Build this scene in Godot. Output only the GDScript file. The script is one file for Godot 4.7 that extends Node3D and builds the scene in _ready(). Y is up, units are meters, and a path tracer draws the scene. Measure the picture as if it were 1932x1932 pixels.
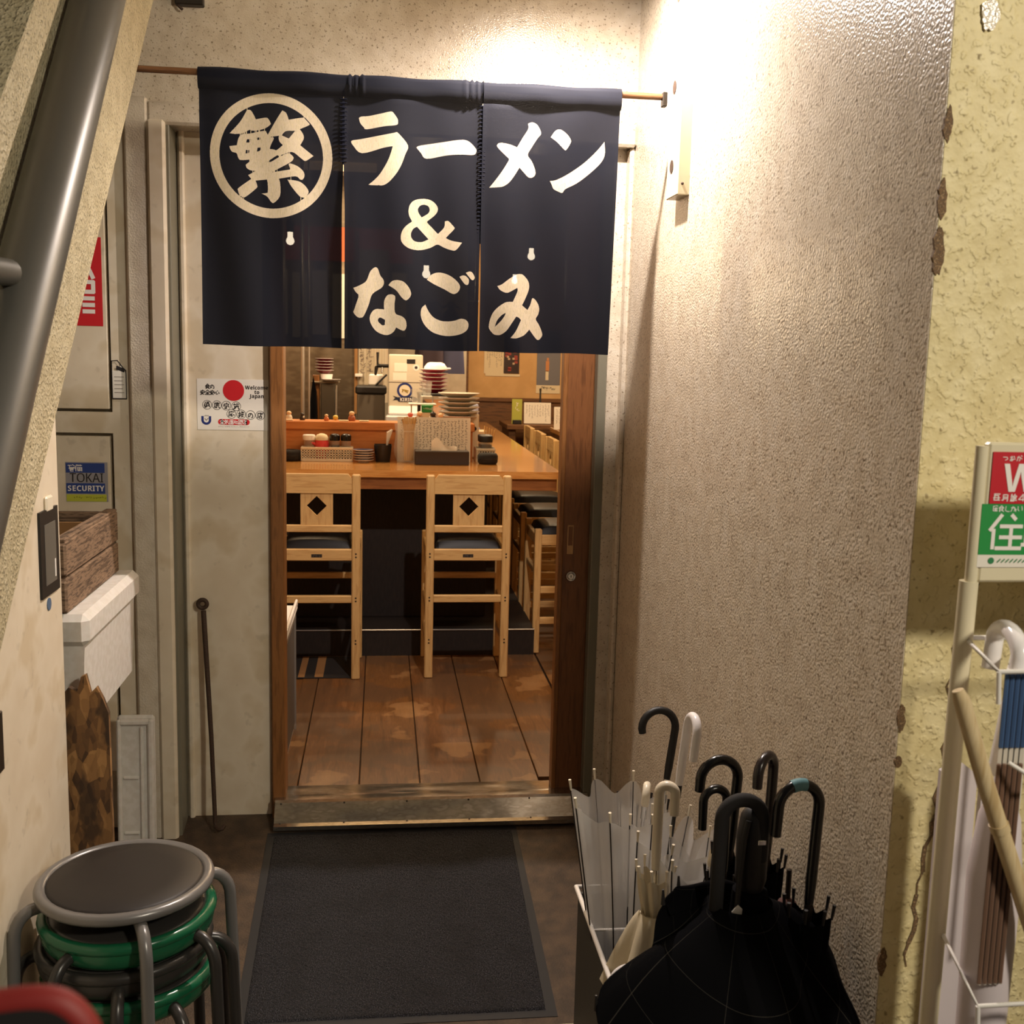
extends Node3D
# Ramen shop entrance at night, seen from the alley. Metres, y up, door wall at z = 0, camera at z = 3.5 looking towards -z.

const NOREN_PRINT := [
	"+ 76,158 102,129 116,106 120,99 125,97 131,99 137,108 143,120 168,115 175,118 181,129 179,133 170,140 155,146 134,149 127,147 109,156 92,159",
	"+ 112,158 102,163 97,173 94,187 75,190 77,197 82,204 93,207 96,215 99,221 105,224 133,221 116,235 118,242 124,247 131,249 143,249 122,261 130,270 98,294 96,301 100,312 108,317 117,315 143,293 145,286 141,274 170,270 172,281 172,300 169,304 156,306 170,313 181,327 188,328 201,315 205,300 204,278 201,267 243,259 255,266 261,267 266,260 266,250 260,241 247,232 230,227 226,230 231,242 181,252 228,226 238,216 238,210 230,203 222,203 201,213 181,225 171,226 196,209 203,209 234,198 257,212 266,218 273,217 290,205 256,180 265,163 263,151 255,140 278,129 280,125 268,113 261,111 227,118 221,102 212,96 209,98 192,125 173,158 170,152 164,148 128,156",
	"- 209,158 220,147 243,145 227,165",
	"- 177,163 192,161 202,159 201,166 204,175 212,182 196,195 189,194 178,193 181,183 188,169 188,164",
	"- 120,171 130,170 127,178 118,179",
	"- 143,166 154,165 156,170 146,172",
	"- 117,198 126,198 125,205 116,207",
	"- 147,191 155,190 153,198 145,201",
	"+ 223,268 239,269 255,272 268,281 277,293 276,302 268,311 259,311 251,306 233,285",
	"+ 407,104 414,100 433,98 464,91 489,85 496,87 507,101 509,109 505,118 472,123 428,132 420,127 411,117",
	"+ 387,165 392,161 414,157 495,139 504,136 512,140 536,168 529,191 519,218 506,241 488,262 473,272 459,273 432,273 457,251 476,223 488,198 496,172 472,177 416,193 393,175",
	"+ 558,172 569,166 628,155 667,148 687,147 701,153 715,167 717,175 709,184 672,185 636,189 585,199 570,185",
	"+ 854,97 862,93 872,94 882,102 890,120 881,133 866,157 856,177 867,193 876,212 878,226 872,234 863,236 854,231 834,211 820,234 806,252 791,262 777,265 753,267 770,246 790,218 806,191 778,167 771,158 775,152 786,150 808,153 826,159 841,133 855,110",
	"+ 916,129 927,113 937,108 947,110 961,120 971,133 970,143 960,159 954,159 934,141",
	"+ 918,242 937,238 970,220 1010,191 1043,159 1063,134 1066,161 1062,179 1049,197 1021,223 992,245 962,261 954,271 944,269 929,262 923,250",
	"+ 636,359 646,358 662,374 660,380 639,402 656,409 683,413 667,433 652,433 634,427 617,420 599,429 575,436 553,436 535,430 522,418 519,403 524,386 535,373 549,363 541,349 539,334 543,319 554,308 573,303 593,304 608,312 617,326 611,342 587,362 618,392 634,375",
	"- 574,351 566,340 564,330 570,321 580,318 591,321 595,330 591,340",
	"- 562,376 593,407 575,415 557,414 548,406 546,395 552,382",
	"+ 392,541 409,534 427,522 437,498 446,488 453,485 459,490 465,506 473,516 475,527 468,539 444,556 434,585 421,614 412,619 403,617 393,606 395,597 408,560 398,551",
	"+ 487,531 497,520 512,517 528,521 541,534 548,549 546,560 537,569 530,568 521,560 508,544",
	"+ 476,573 484,558 493,555 501,556 506,562 504,583 507,605 524,612 534,621 537,637 533,648 526,650 509,642 502,654 489,662 474,662 456,654 443,639 437,622 441,606 453,595 476,595",
	"- 467,617 479,623 478,636 471,637 460,627 461,620",
	"+ 590,513 600,501 615,494 633,494 653,501 671,514 680,527 678,539 670,547 659,548 638,537 609,524",
	"+ 587,579 597,598 611,613 631,621 651,622 669,619 684,614 698,617 705,627 702,643 685,655 656,661 629,659 604,650 584,631 575,609 577,589",
	"+ 678,503 687,499 696,501 704,510 703,521 698,524 691,520",
	"+ 695,492 706,488 714,492 720,504 716,511 710,509",
	"+ 780,524 793,519 813,504 833,492 843,490 851,491 861,499 869,510 871,522 869,535 860,557 852,573 868,585 876,570 880,555 884,553 891,558 899,570 902,583 899,597 893,609 902,623 909,637 913,651 908,661 902,665 894,661 875,638 862,652 849,659 835,663 821,662 836,643 850,613 844,607 836,604 822,625 809,643 793,654 781,655 772,652 761,640 759,631 762,614 770,595 784,580 802,568 814,565 825,565 832,550 838,535 837,527 821,536 810,541 800,540 788,534",
	"- 776,633 782,616 794,602 807,594 801,606 790,620",
]

class Shape:
	var v := PackedVector3Array()
	var n := PackedVector3Array()
	var u := PackedVector2Array()

	func tri(a: Vector3, b: Vector3, c: Vector3, na: Vector3, nb: Vector3, nc: Vector3, ua := Vector2.ZERO, ub := Vector2.ZERO, uc := Vector2.ZERO) -> void:
		if (b - a).cross(c - a).dot(na + nb + nc) > 0.0:
			v.append_array([a, c, b]); n.append_array([na, nc, nb]); u.append_array([ua, uc, ub])
		else:
			v.append_array([a, b, c]); n.append_array([na, nb, nc]); u.append_array([ua, ub, uc])

	func quad(q: Array, nn: Vector3, ua := Vector2(0, 1), uc := Vector2(1, 0)) -> void:
		var ub := Vector2(uc.x, ua.y)
		var ud := Vector2(ua.x, uc.y)
		tri(q[0], q[1], q[2], nn, nn, nn, ua, ub, uc)
		tri(q[0], q[2], q[3], nn, nn, nn, ua, uc, ud)

	func box(c: Vector3, size: Vector3, bev := 0.0, b := Basis()) -> Shape:
		var h := size / 2.0
		var e := minf(bev, minf(h.x, minf(h.y, h.z)) * 0.9)
		for k in 3:
			var i := (k + 1) % 3
			var j := (k + 2) % 3
			for s in [-1.0, 1.0]:
				var q := []
				for p in [[-1, -1], [1, -1], [1, 1], [-1, 1]]:
					var w := Vector3()
					w[k] = s * h[k]; w[i] = p[0] * (h[i] - e); w[j] = p[1] * (h[j] - e)
					q.append(c + b * w)
				var nn := Vector3()
				nn[k] = s
				quad(q, b * nn)
			if e > 0.0:
				for si in [-1.0, 1.0]:
					for sj in [-1.0, 1.0]:
						var q := []
						for p in [[-1, 0], [1, 0], [1, 1], [-1, 1]]:
							var w := Vector3()
							w[k] = p[0] * (h[k] - e)
							w[i] = si * (h[i] - (e if p[1] else 0.0)); w[j] = sj * (h[j] - (0.0 if p[1] else e))
							q.append(c + b * w)
						var nn := Vector3()
						nn[i] = si; nn[j] = sj
						quad(q, b * nn.normalized())
		if e > 0.0:
			for sx in [-1.0, 1.0]:
				for sy in [-1.0, 1.0]:
					for sz in [-1.0, 1.0]:
						var sg := Vector3(sx, sy, sz)
						var nn := b * sg.normalized()
						tri(c + b * (sg * (h - Vector3(0, e, e))), c + b * (sg * (h - Vector3(e, 0, e))), c + b * (sg * (h - Vector3(e, e, 0))), nn, nn, nn)
		return self

	func span(lo: Vector3, hi: Vector3, bev := 0.0) -> Shape:
		return box((lo + hi) / 2.0, hi - lo, bev)

	func tube(pts: Array, r, sides := 10, caps := true, closed := false) -> Shape:
		var m := pts.size()
		var rings := []
		var norms := []
		var t0: Vector3 = (pts[1] - pts[0]).normalized()
		var up := Vector3.UP if absf(t0.y) < 0.9 else Vector3.RIGHT
		var nx := t0.cross(up).normalized()
		for k in m:
			var ta: Vector3
			if closed:
				ta = (pts[(k + 1) % m] - pts[(k - 1 + m) % m]).normalized()
			else:
				ta = (pts[mini(k + 1, m - 1)] - pts[maxi(k - 1, 0)]).normalized()
			nx = (nx - ta * nx.dot(ta)).normalized()
			var ny := ta.cross(nx)
			var rr: float = r[k] if r is Array else r
			var ring := []
			var nr := []
			for s in sides:
				var a := TAU * s / sides
				var d := nx * cos(a) + ny * sin(a)
				ring.append(pts[k] + d * rr); nr.append(d)
			rings.append(ring); norms.append(nr)
		for k in (m if closed else m - 1):
			var k2 := (k + 1) % m
			for s in sides:
				var s2 := (s + 1) % sides
				tri(rings[k][s], rings[k][s2], rings[k2][s2], norms[k][s], norms[k][s2], norms[k2][s2])
				tri(rings[k][s], rings[k2][s2], rings[k2][s], norms[k][s], norms[k2][s2], norms[k2][s])
		if caps and not closed:
			for e in [0, m - 1]:
				var d: Vector3 = (pts[e] - pts[1 if e == 0 else m - 2]).normalized()
				for s in sides:
					tri(pts[e], rings[e][s], rings[e][(s + 1) % sides], d, d, d)
		return self

	# profile: Vector2(radius, height), bottom to top outside; smooth where the bend is gentle
	func lathe(prof: Array, segs := 20, at := Vector3.ZERO, b := Basis()) -> Shape:
		var m := prof.size()
		var sn := []
		for k in m - 1:
			var d: Vector2 = prof[k + 1] - prof[k]
			sn.append(Vector2(d.y, -d.x).normalized())
		for k in m - 1:
			var n0: Vector2 = sn[k]
			var n1: Vector2 = sn[k]
			if k > 0 and sn[k].dot(sn[k - 1]) > 0.55: n0 = (sn[k] + sn[k - 1]).normalized()
			if k < m - 2 and sn[k].dot(sn[k + 1]) > 0.55: n1 = (sn[k] + sn[k + 1]).normalized()
			for s in segs:
				var p := []
				var q := []
				for kk in [[k, 0, n0], [k, 1, n0], [k + 1, 1, n1], [k + 1, 0, n1]]:
					var a: float = TAU * (s + kk[1]) / segs
					var c := cos(a)
					var z := sin(a)
					p.append(at + b * Vector3(prof[kk[0]].x * c, prof[kk[0]].y, prof[kk[0]].x * z))
					q.append(b * Vector3(kk[2].x * c, kk[2].y, kk[2].x * z))
				if prof[k].x > 1e-6: tri(p[0], p[1], p[2], q[0], q[1], q[2])
				if prof[k + 1].x > 1e-6: tri(p[0], p[2], p[3], q[0], q[2], q[3])
		return self

	# polygon in the xy plane of xf, from z0 to z1
	func prism(poly: PackedVector2Array, z0: float, z1: float, xf := Transform3D()) -> Shape:
		var ix := Geometry2D.triangulate_polygon(poly)
		for k in range(0, ix.size(), 3):
			for zz in [z0, z1]:
				var nn := xf.basis * Vector3(0, 0, 1 if zz == maxf(z0, z1) else -1)
				var p := []
				for e in 3: p.append(xf * Vector3(poly[ix[k + e]].x, poly[ix[k + e]].y, zz))
				tri(p[0], p[1], p[2], nn, nn, nn)
		var cw := -1.0 if Geometry2D.is_polygon_clockwise(poly) else 1.0
		for k in poly.size():
			var a := poly[k]
			var c := poly[(k + 1) % poly.size()]
			var d := (c - a).normalized()
			quad([xf * Vector3(a.x, a.y, z0), xf * Vector3(c.x, c.y, z0), xf * Vector3(c.x, c.y, z1), xf * Vector3(a.x, a.y, z1)], (xf.basis * Vector3(d.y * cw, -d.x * cw, 0)).normalized())
		return self

	# grid of points g[i][j]; smooth normals; optional uv function
	func grid(g: Array, out: Vector3, uv := Rect2(0, 0, 1, 1), wrap := false) -> Shape:
		var a := g.size()
		var c: int = g[0].size()
		var nn := []
		for i in a:
			var row := []
			for j in c:
				var di: Vector3 = (g[(i + 1) % a] if wrap else g[mini(i + 1, a - 1)])[j] - (g[(i - 1 + a) % a] if wrap else g[maxi(i - 1, 0)])[j]
				var dj: Vector3 = g[i][mini(j + 1, c - 1)] - g[i][maxi(j - 1, 0)]
				var w := di.cross(dj).normalized()
				if out != Vector3.ZERO and w.dot(out) < 0: w = -w
				row.append(w)
			nn.append(row)
		for i in (a if wrap else a - 1):
			var i2 := (i + 1) % a
			for j in c - 1:
				var ua := uv.position + uv.size * Vector2(float(i) / (a - 1), float(j) / (c - 1))
				var uc := uv.position + uv.size * Vector2(float(i + 1) / (a - 1), float(j + 1) / (c - 1))
				tri(g[i][j], g[i2][j], g[i2][j + 1], nn[i][j], nn[i2][j], nn[i2][j + 1], ua, Vector2(uc.x, ua.y), uc)
				tri(g[i][j], g[i2][j + 1], g[i][j + 1], nn[i][j], nn[i2][j + 1], nn[i][j + 1], ua, uc, Vector2(ua.x, uc.y))
		return self

	func done(metric := false) -> ArrayMesh:
		var arr := []
		if metric:   # texture laid in metres on the side each face mostly faces
			for k in v.size():
				var w := n[k].abs()
				if w.x > w.y and w.x > w.z: u[k] = Vector2(v[k].z, -v[k].y)
				elif w.y > w.z: u[k] = Vector2(v[k].x, v[k].z)
				else: u[k] = Vector2(v[k].x, -v[k].y)
		arr.resize(Mesh.ARRAY_MAX)
		arr[Mesh.ARRAY_VERTEX] = v; arr[Mesh.ARRAY_NORMAL] = n; arr[Mesh.ARRAY_TEX_UV] = u
		if metric: arr[Mesh.ARRAY_TEX_UV2] = u
		var m := ArrayMesh.new()
		m.add_surface_from_arrays(Mesh.PRIMITIVE_TRIANGLES, arr)
		return m

var layer := 0
var used := {}
var metric := []   # materials whose textures are laid in metres instead of from three sides
var M := {}
var rng := RandomNumberGenerator.new()

func named(parent: Node, called: String) -> String:
	var key := str(parent.get_instance_id()) + called
	var k: int = used.get(key, -1) + 1
	used[key] = k
	return called if k == 0 else "%s_%03d" % [called, k]

func tag(o: Node, label := "", category := "", group := "", kind := "") -> Node:
	if label: o.set_meta("label", label)
	if category: o.set_meta("category", category)
	if group: o.set_meta("group", group)
	if kind: o.set_meta("kind", kind)
	return o

func put(called: String, what, material: Material, parent: Node = self, at := Vector3.ZERO, basis := Basis()) -> MeshInstance3D:
	var o := MeshInstance3D.new()
	o.name = named(parent, called)
	o.mesh = what.done(metric.has(material)) if what is Shape else what
	o.material_override = material
	o.transform = Transform3D(basis, at)
	parent.add_child(o, true)
	return o

func thing(called: String, label: String, category: String, at := Vector3.ZERO, basis := Basis(), group := "") -> Node3D:
	var o := Node3D.new()
	o.name = named(self, called)
	o.transform = Transform3D(basis, at)
	add_child(o, true)
	tag(o, label, category, group)
	return o

func structure(called: String, what, material: Material, label: String, category := "") -> MeshInstance3D:
	var o := put(called, what, material)
	tag(o, label, category if category else "wall", "", "structure")
	return o

func copy(o: Node3D, at: Vector3, label: String, basis = null) -> Node3D:
	var stem: String = RegEx.create_from_string("_[0-9]{3}$").sub(o.name, "")
	var c: Node3D = o.duplicate()
	c.name = named(self, stem)
	add_child(c, true)
	c.position = at
	if basis != null: c.basis = basis
	if label: c.set_meta("label", label)
	return c

func S() -> Shape:
	return Shape.new()

func yaw(deg: float) -> Basis:
	return Basis(Vector3.UP, deg_to_rad(deg))

func aim(y: Vector3, hint := Vector3(0, 0, 1)) -> Basis:   # basis whose y axis points along y
	var b := y.normalized()
	var x := b.cross(hint).normalized()
	return Basis(x, b, x.cross(b))

# ---- materials
func noise_tex(freq: float, sd: int, ramp = null, octaves := 3, kind := FastNoiseLite.TYPE_SIMPLEX_SMOOTH, size := 512) -> NoiseTexture2D:
	var f := FastNoiseLite.new()
	f.seed = sd; f.frequency = freq; f.noise_type = kind; f.fractal_octaves = octaves
	if kind == FastNoiseLite.TYPE_CELLULAR: f.cellular_return_type = FastNoiseLite.RETURN_DISTANCE
	var t := NoiseTexture2D.new()
	t.width = size; t.height = size; t.seamless = true; t.generate_mipmaps = false
	t.noise = f
	if ramp != null:
		var g := Gradient.new()
		var offs := PackedFloat32Array()
		var cols := PackedColorArray()
		for p in ramp:
			offs.append(p[0]); cols.append(p[1])
		g.offsets = offs; g.colors = cols
		t.color_ramp = g
	return t

func mat(color: Color, rough := 0.6, metal := 0.0, spec := 0.5) -> StandardMaterial3D:
	var m := StandardMaterial3D.new()
	m.albedo_color = color; m.roughness = rough; m.metallic = metal; m.metallic_specular = spec
	m.cull_mode = BaseMaterial3D.CULL_DISABLED
	return m

func tri_mat(tex: Texture2D, scale: Vector3, rough: float, world := true, spec := 0.5) -> StandardMaterial3D:
	var m := mat(Color.WHITE, rough, 0.0, spec)
	m.albedo_texture = tex
	m.uv1_triplanar = true; m.uv1_world_triplanar = world; m.uv1_scale = scale
	m.uv1_triplanar_sharpness = 8.0
	return m

func relief(m: StandardMaterial3D, tex: Texture2D, cm: float) -> StandardMaterial3D:
	m.heightmap_enabled = true; m.heightmap_texture = tex; m.heightmap_scale = cm
	return m

func flat(m: StandardMaterial3D) -> StandardMaterial3D:
	m.uv1_triplanar = false; m.uv2_triplanar = false
	metric.append(m)
	return m

func specks(m: StandardMaterial3D, tex: Texture2D, scale: Vector3, world := true) -> StandardMaterial3D:
	m.detail_enabled = true; m.detail_albedo = tex; m.detail_blend_mode = BaseMaterial3D.BLEND_MODE_MIX
	m.detail_uv_layer = BaseMaterial3D.DETAIL_UV_2
	m.uv2_triplanar = true; m.uv2_world_triplanar = world; m.uv2_scale = scale; m.uv2_triplanar_sharpness = 8.0
	return m

func wood(c1: Color, c2: Color, axis: int, rough := 0.5, sd := 3) -> StandardMaterial3D:
	var key := "wood_tex_%s_%d" % [c1.to_html(), sd]
	if not M.has(key):
		M[key] = noise_tex(0.02, sd, [[0.25, c2], [0.5, c1], [0.62, c1.lerp(c2, 0.35)], [0.8, c1]], 4)
	var s := Vector3(5, 5, 5)
	s[axis] = 0.5
	var m := tri_mat(M[key], s, rough, false)
	return m

# ---- lettering: strokes on a ten by ten grid (x right, y down), laid on the xy plane as thin ink
const GLYPH := {
	"食": "5014 5094 2373 2373 2429 7377 2575 2777 2939 5799", "の": "5237 3718 1814 1432 3262 6285 8588 8869", "安": "5052 1214 1282 8284 4129 2679 0595 6548 4809",
	"全": "5004 5094 2575 2777 0999 5459", "心": "1407 3338 3858 5867 5162 8497", "健": "2006 1419 4080 3383 8385 3686 5029 6098 4748", "康": "5051 1191 1118 1808 3383 3585 5149 2739 7799",
	"家": "5052 1214 1282 8284 2575 5505 4559 5929 5828 7597", "族": "2022 0242 2429 2545 4538 6051 5191 5463 5494 7409 7499", "応": "5051 1191 1118 1808 3537 4448 4868 6867 6456 8597", "援": "2029 0343 0646 5081 5565 5292 4595 6409 6888 7459", "店": "5051 1191 1118 1808 5256 5383 3676 7679 7939 3936",
	"飲": "2004 2054 1343 1449 4346 1547 6045 5282 8272 6409 6499", "連": "1122 0414 1417 1709 0999 4090 5353 3282 3286 8286 3484 3686 3090 6068 3798", "加": "2227 0252 5248 0222 2208 6368 6393 9398 6898", "盟": "1045 1050 1313 5055 1555 6096 6090 9095 6292 6494 1777 1719 7779 3739 5759 0999", "酒": "0112 0314 0718 3090 3393 3399 9399 3999 5043 6074 3696",
	"つ": "0373 7386 8648 ", "な": "0353 3126 1609 6184 5658 5829 2936 3696", "が": "0363 6358 5849 3109 7496 7081 8191", "る": "2181 8114 1464 6487 8748 4836", "毎": "2013 1090 2272 2218 1898 7278 0595", "月": "2128 2808 2181 8189 8979 2484 2686", "第": "2013 1143 6053 5193 1484 8466 1686 1618 1898 5459 5909", "4": "6007 0797 6069",
	"断": "2128 2898 2151 5459 2555 6091 6368 6494 8489", "し": "2117 1749 4989", "た": "0363 3109 5585 5289 5896", "い": "1116 1638 7185 8587", "住": "3004 1419 6071 3393 3696 2999 6369", "居": "1181 8184 1484 1118 1808 3696 5559 3737 3779 7939", "警": "0151 2123 6092 2434 4454 6494 1585 2676 3777 3979 3739", "備": "2006 1419 3191 4042 7072 3494 3449 4696 4898 9499 6569", "屋": "1181 8183 1383 1118 1808 2585 5546 4676 3787 5759 2999", "人": "5009 5099", "器": "1040 1040 1013 1343 4043 6090 6063 6393 9093 0595 5505 5595 1747 1749 4949 6797 6999", "ラ": "2272 0494 9488 8839",
	"!": "5056 5859", "日": "2189 2121 2129 2989 8189 2585", "本": "5059 0393 5408 5498 3767",
}

func ink(text: String, at: Vector2, size: float, weight := 0.1, z := 0.0, into: Shape = null, step := Vector2(1.05, 0)) -> Shape:
	var sh := into if into else S()
	var pen := at
	for ch in text:
		if GLYPH.has(ch):
			for st in GLYPH[ch].split(" ", false):
				var pts := []
				for k in range(0, st.length() - 1, 2):
					pts.append(pen + Vector2(int(st[k]), -int(st[k + 1])) * size / 9.0)
				for k in pts.size() - 1:
					bar(sh, pts[k], pts[k + 1], size * weight, z)
		pen += step * Vector2(size, -size)
	return sh

func bar(sh: Shape, a: Vector2, b: Vector2, w: float, z: float) -> void:
	layer = (layer + 1) % 16   # strokes that cross lie one on the other
	z += 0.00002 * layer
	var d := (b - a).normalized() if a != b else Vector2.RIGHT
	var s := Vector2(-d.y, d.x) * w / 2
	var e := d * w * 0.3
	var q := []
	for p in [a - e + s, a - e - s, b + e - s, b + e + s]: q.append(Vector3(p.x, p.y, z))
	sh.quad(q, Vector3(0, 0, 1))

func disc(sh: Shape, c: Vector2, r0: float, r1: float, z: float, segs := 24) -> Shape:
	for s in segs:
		var a := Vector2.from_angle(TAU * s / segs)
		var b := Vector2.from_angle(TAU * (s + 1) / segs)
		var q := []
		for p in [c + a * r0, c + a * r1, c + b * r1, c + b * r0]: q.append(Vector3(p.x, p.y, z))
		sh.quad(q, Vector3(0, 0, 1))
	return sh

# illegible handwriting in vertical columns
func scribble(w: float, h: float, cols: int, size: float, z: float, sd: int) -> Shape:
	var r := RandomNumberGenerator.new()
	r.seed = sd
	var sh := S()
	for c in cols:
		var x := -w / 2 + w * (c + 0.5) / cols
		var y := h / 2 - size * r.randf_range(0.3, 1.0)
		var stop := -h / 2 + h * r.randf_range(0.0, 0.45)
		while y > stop:
			for k in 4:
				var p := Vector2(x + r.randf_range(-0.4, 0.4) * size, y + r.randf_range(-0.4, 0.4) * size)
				bar(sh, p, p + Vector2.from_angle([0.1, 1.5, 0.8, 2.4][r.randi() % 4]) * size * r.randf_range(0.3, 0.7), size * 0.13, z)
			y -= size * 1.15
	return sh

func latin(text: String, size: float, bold := true) -> TextMesh:
	var t := TextMesh.new()
	var f := SystemFont.new()
	f.font_names = PackedStringArray(["Droid Sans"])
	f.font_weight = 700 if bold else 400
	t.font = f
	t.text = text; t.font_size = 32; t.pixel_size = size / 32.0; t.depth = 0.0006; t.curve_step = 2.0
	return t

func fill_poly(im: Image, poly: PackedVector2Array, c: Color) -> void:
	var y0 := 1e9
	var y1 := -1e9
	for p in poly:
		y0 = minf(y0, p.y); y1 = maxf(y1, p.y)
	for y in range(int(y0), int(y1) + 1):
		var yy := y + 0.5
		var xs := []
		for k in poly.size():
			var a := poly[k]
			var b := poly[(k + 1) % poly.size()]
			if (a.y <= yy) != (b.y <= yy): xs.append(a.x + (yy - a.y) / (b.y - a.y) * (b.x - a.x))
		xs.sort()
		for k in range(0, xs.size() - 1, 2):
			im.fill_rect(Rect2i(int(round(xs[k])), y, maxi(1, int(round(xs[k + 1])) - int(round(xs[k]))), 1), c)

func rounded(poly: PackedVector2Array) -> PackedVector2Array:   # curve through the corner points, sharp corners kept
	var o := PackedVector2Array()
	var m := poly.size()
	for k in m:
		var a := poly[(k - 1 + m) % m]
		var b := poly[k]
		var c := poly[(k + 1) % m]
		var d := poly[(k + 2) % m]
		var sharp_b := (b - a).normalized().dot((c - b).normalized()) < 0.45
		var sharp_c := (c - b).normalized().dot((d - c).normalized()) < 0.45
		for s in 4:
			o.append(b.cubic_interpolate(c, b if sharp_b else a, c if sharp_c else d, s / 4.0))
	return o

func noren_texture() -> ImageTexture:
	var k := 2000.0 / 1102.0
	var im := Image.create(2000, 1280, false, Image.FORMAT_RGB8)
	var navy := Color8(12, 15, 29)
	var paint := Color8(224, 208, 182)
	im.fill(navy)
	# faded, uneven dye: short threads slightly lighter or darker, across and along
	for e in 26000:
		var f := rng.randf_range(0.82, 1.22)
		var c := Color(navy.r * f, navy.g * f, navy.b * f)
		var p := Vector2i(rng.randi() % 2000, rng.randi() % 1280)
		im.fill_rect(Rect2i(p, Vector2i(rng.randi_range(4, 26), 1) if e % 2 else Vector2i(1, rng.randi_range(4, 26))), c)
	var ring := func(r: float, c: Color):
		var q := PackedVector2Array()
		for s in 180: q.append((Vector2(182, 210.7) + Vector2.from_angle(TAU * s / 180) * r) * k)
		fill_poly(im, q, c)
	ring.call(156.7, paint)
	ring.call(132.5, navy)
	for line in NOREN_PRINT:
		var poly := PackedVector2Array()
		for p in line.substr(2).split(" ", false): poly.append(Vector2(float(p.split(",")[0]), float(p.split(",")[1])) * k)
		fill_poly(im, rounded(poly), paint if line[0] == "+" else navy)
	# brushed paint: thinner streaks where the dye shows through
	for e in 60000:
		var p := Vector2i(rng.randi() % 1980, rng.randi() % 1240)
		if im.get_pixelv(p).r > 0.7:
			var f := rng.randf_range(0.93, 1.04)
			var len := rng.randi_range(3, 20)
			var fits := true
			for s in [Vector2i(0, len), Vector2i(3, 0), Vector2i(3, len)]: fits = fits and im.get_pixelv(p + s).r > 0.7
			if fits: im.fill_rect(Rect2i(p, Vector2i(3, len)), Color(paint.r * f, paint.g * f, paint.b * f * rng.randf_range(0.94, 1.0)))
	return ImageTexture.create_from_image(im)

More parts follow.
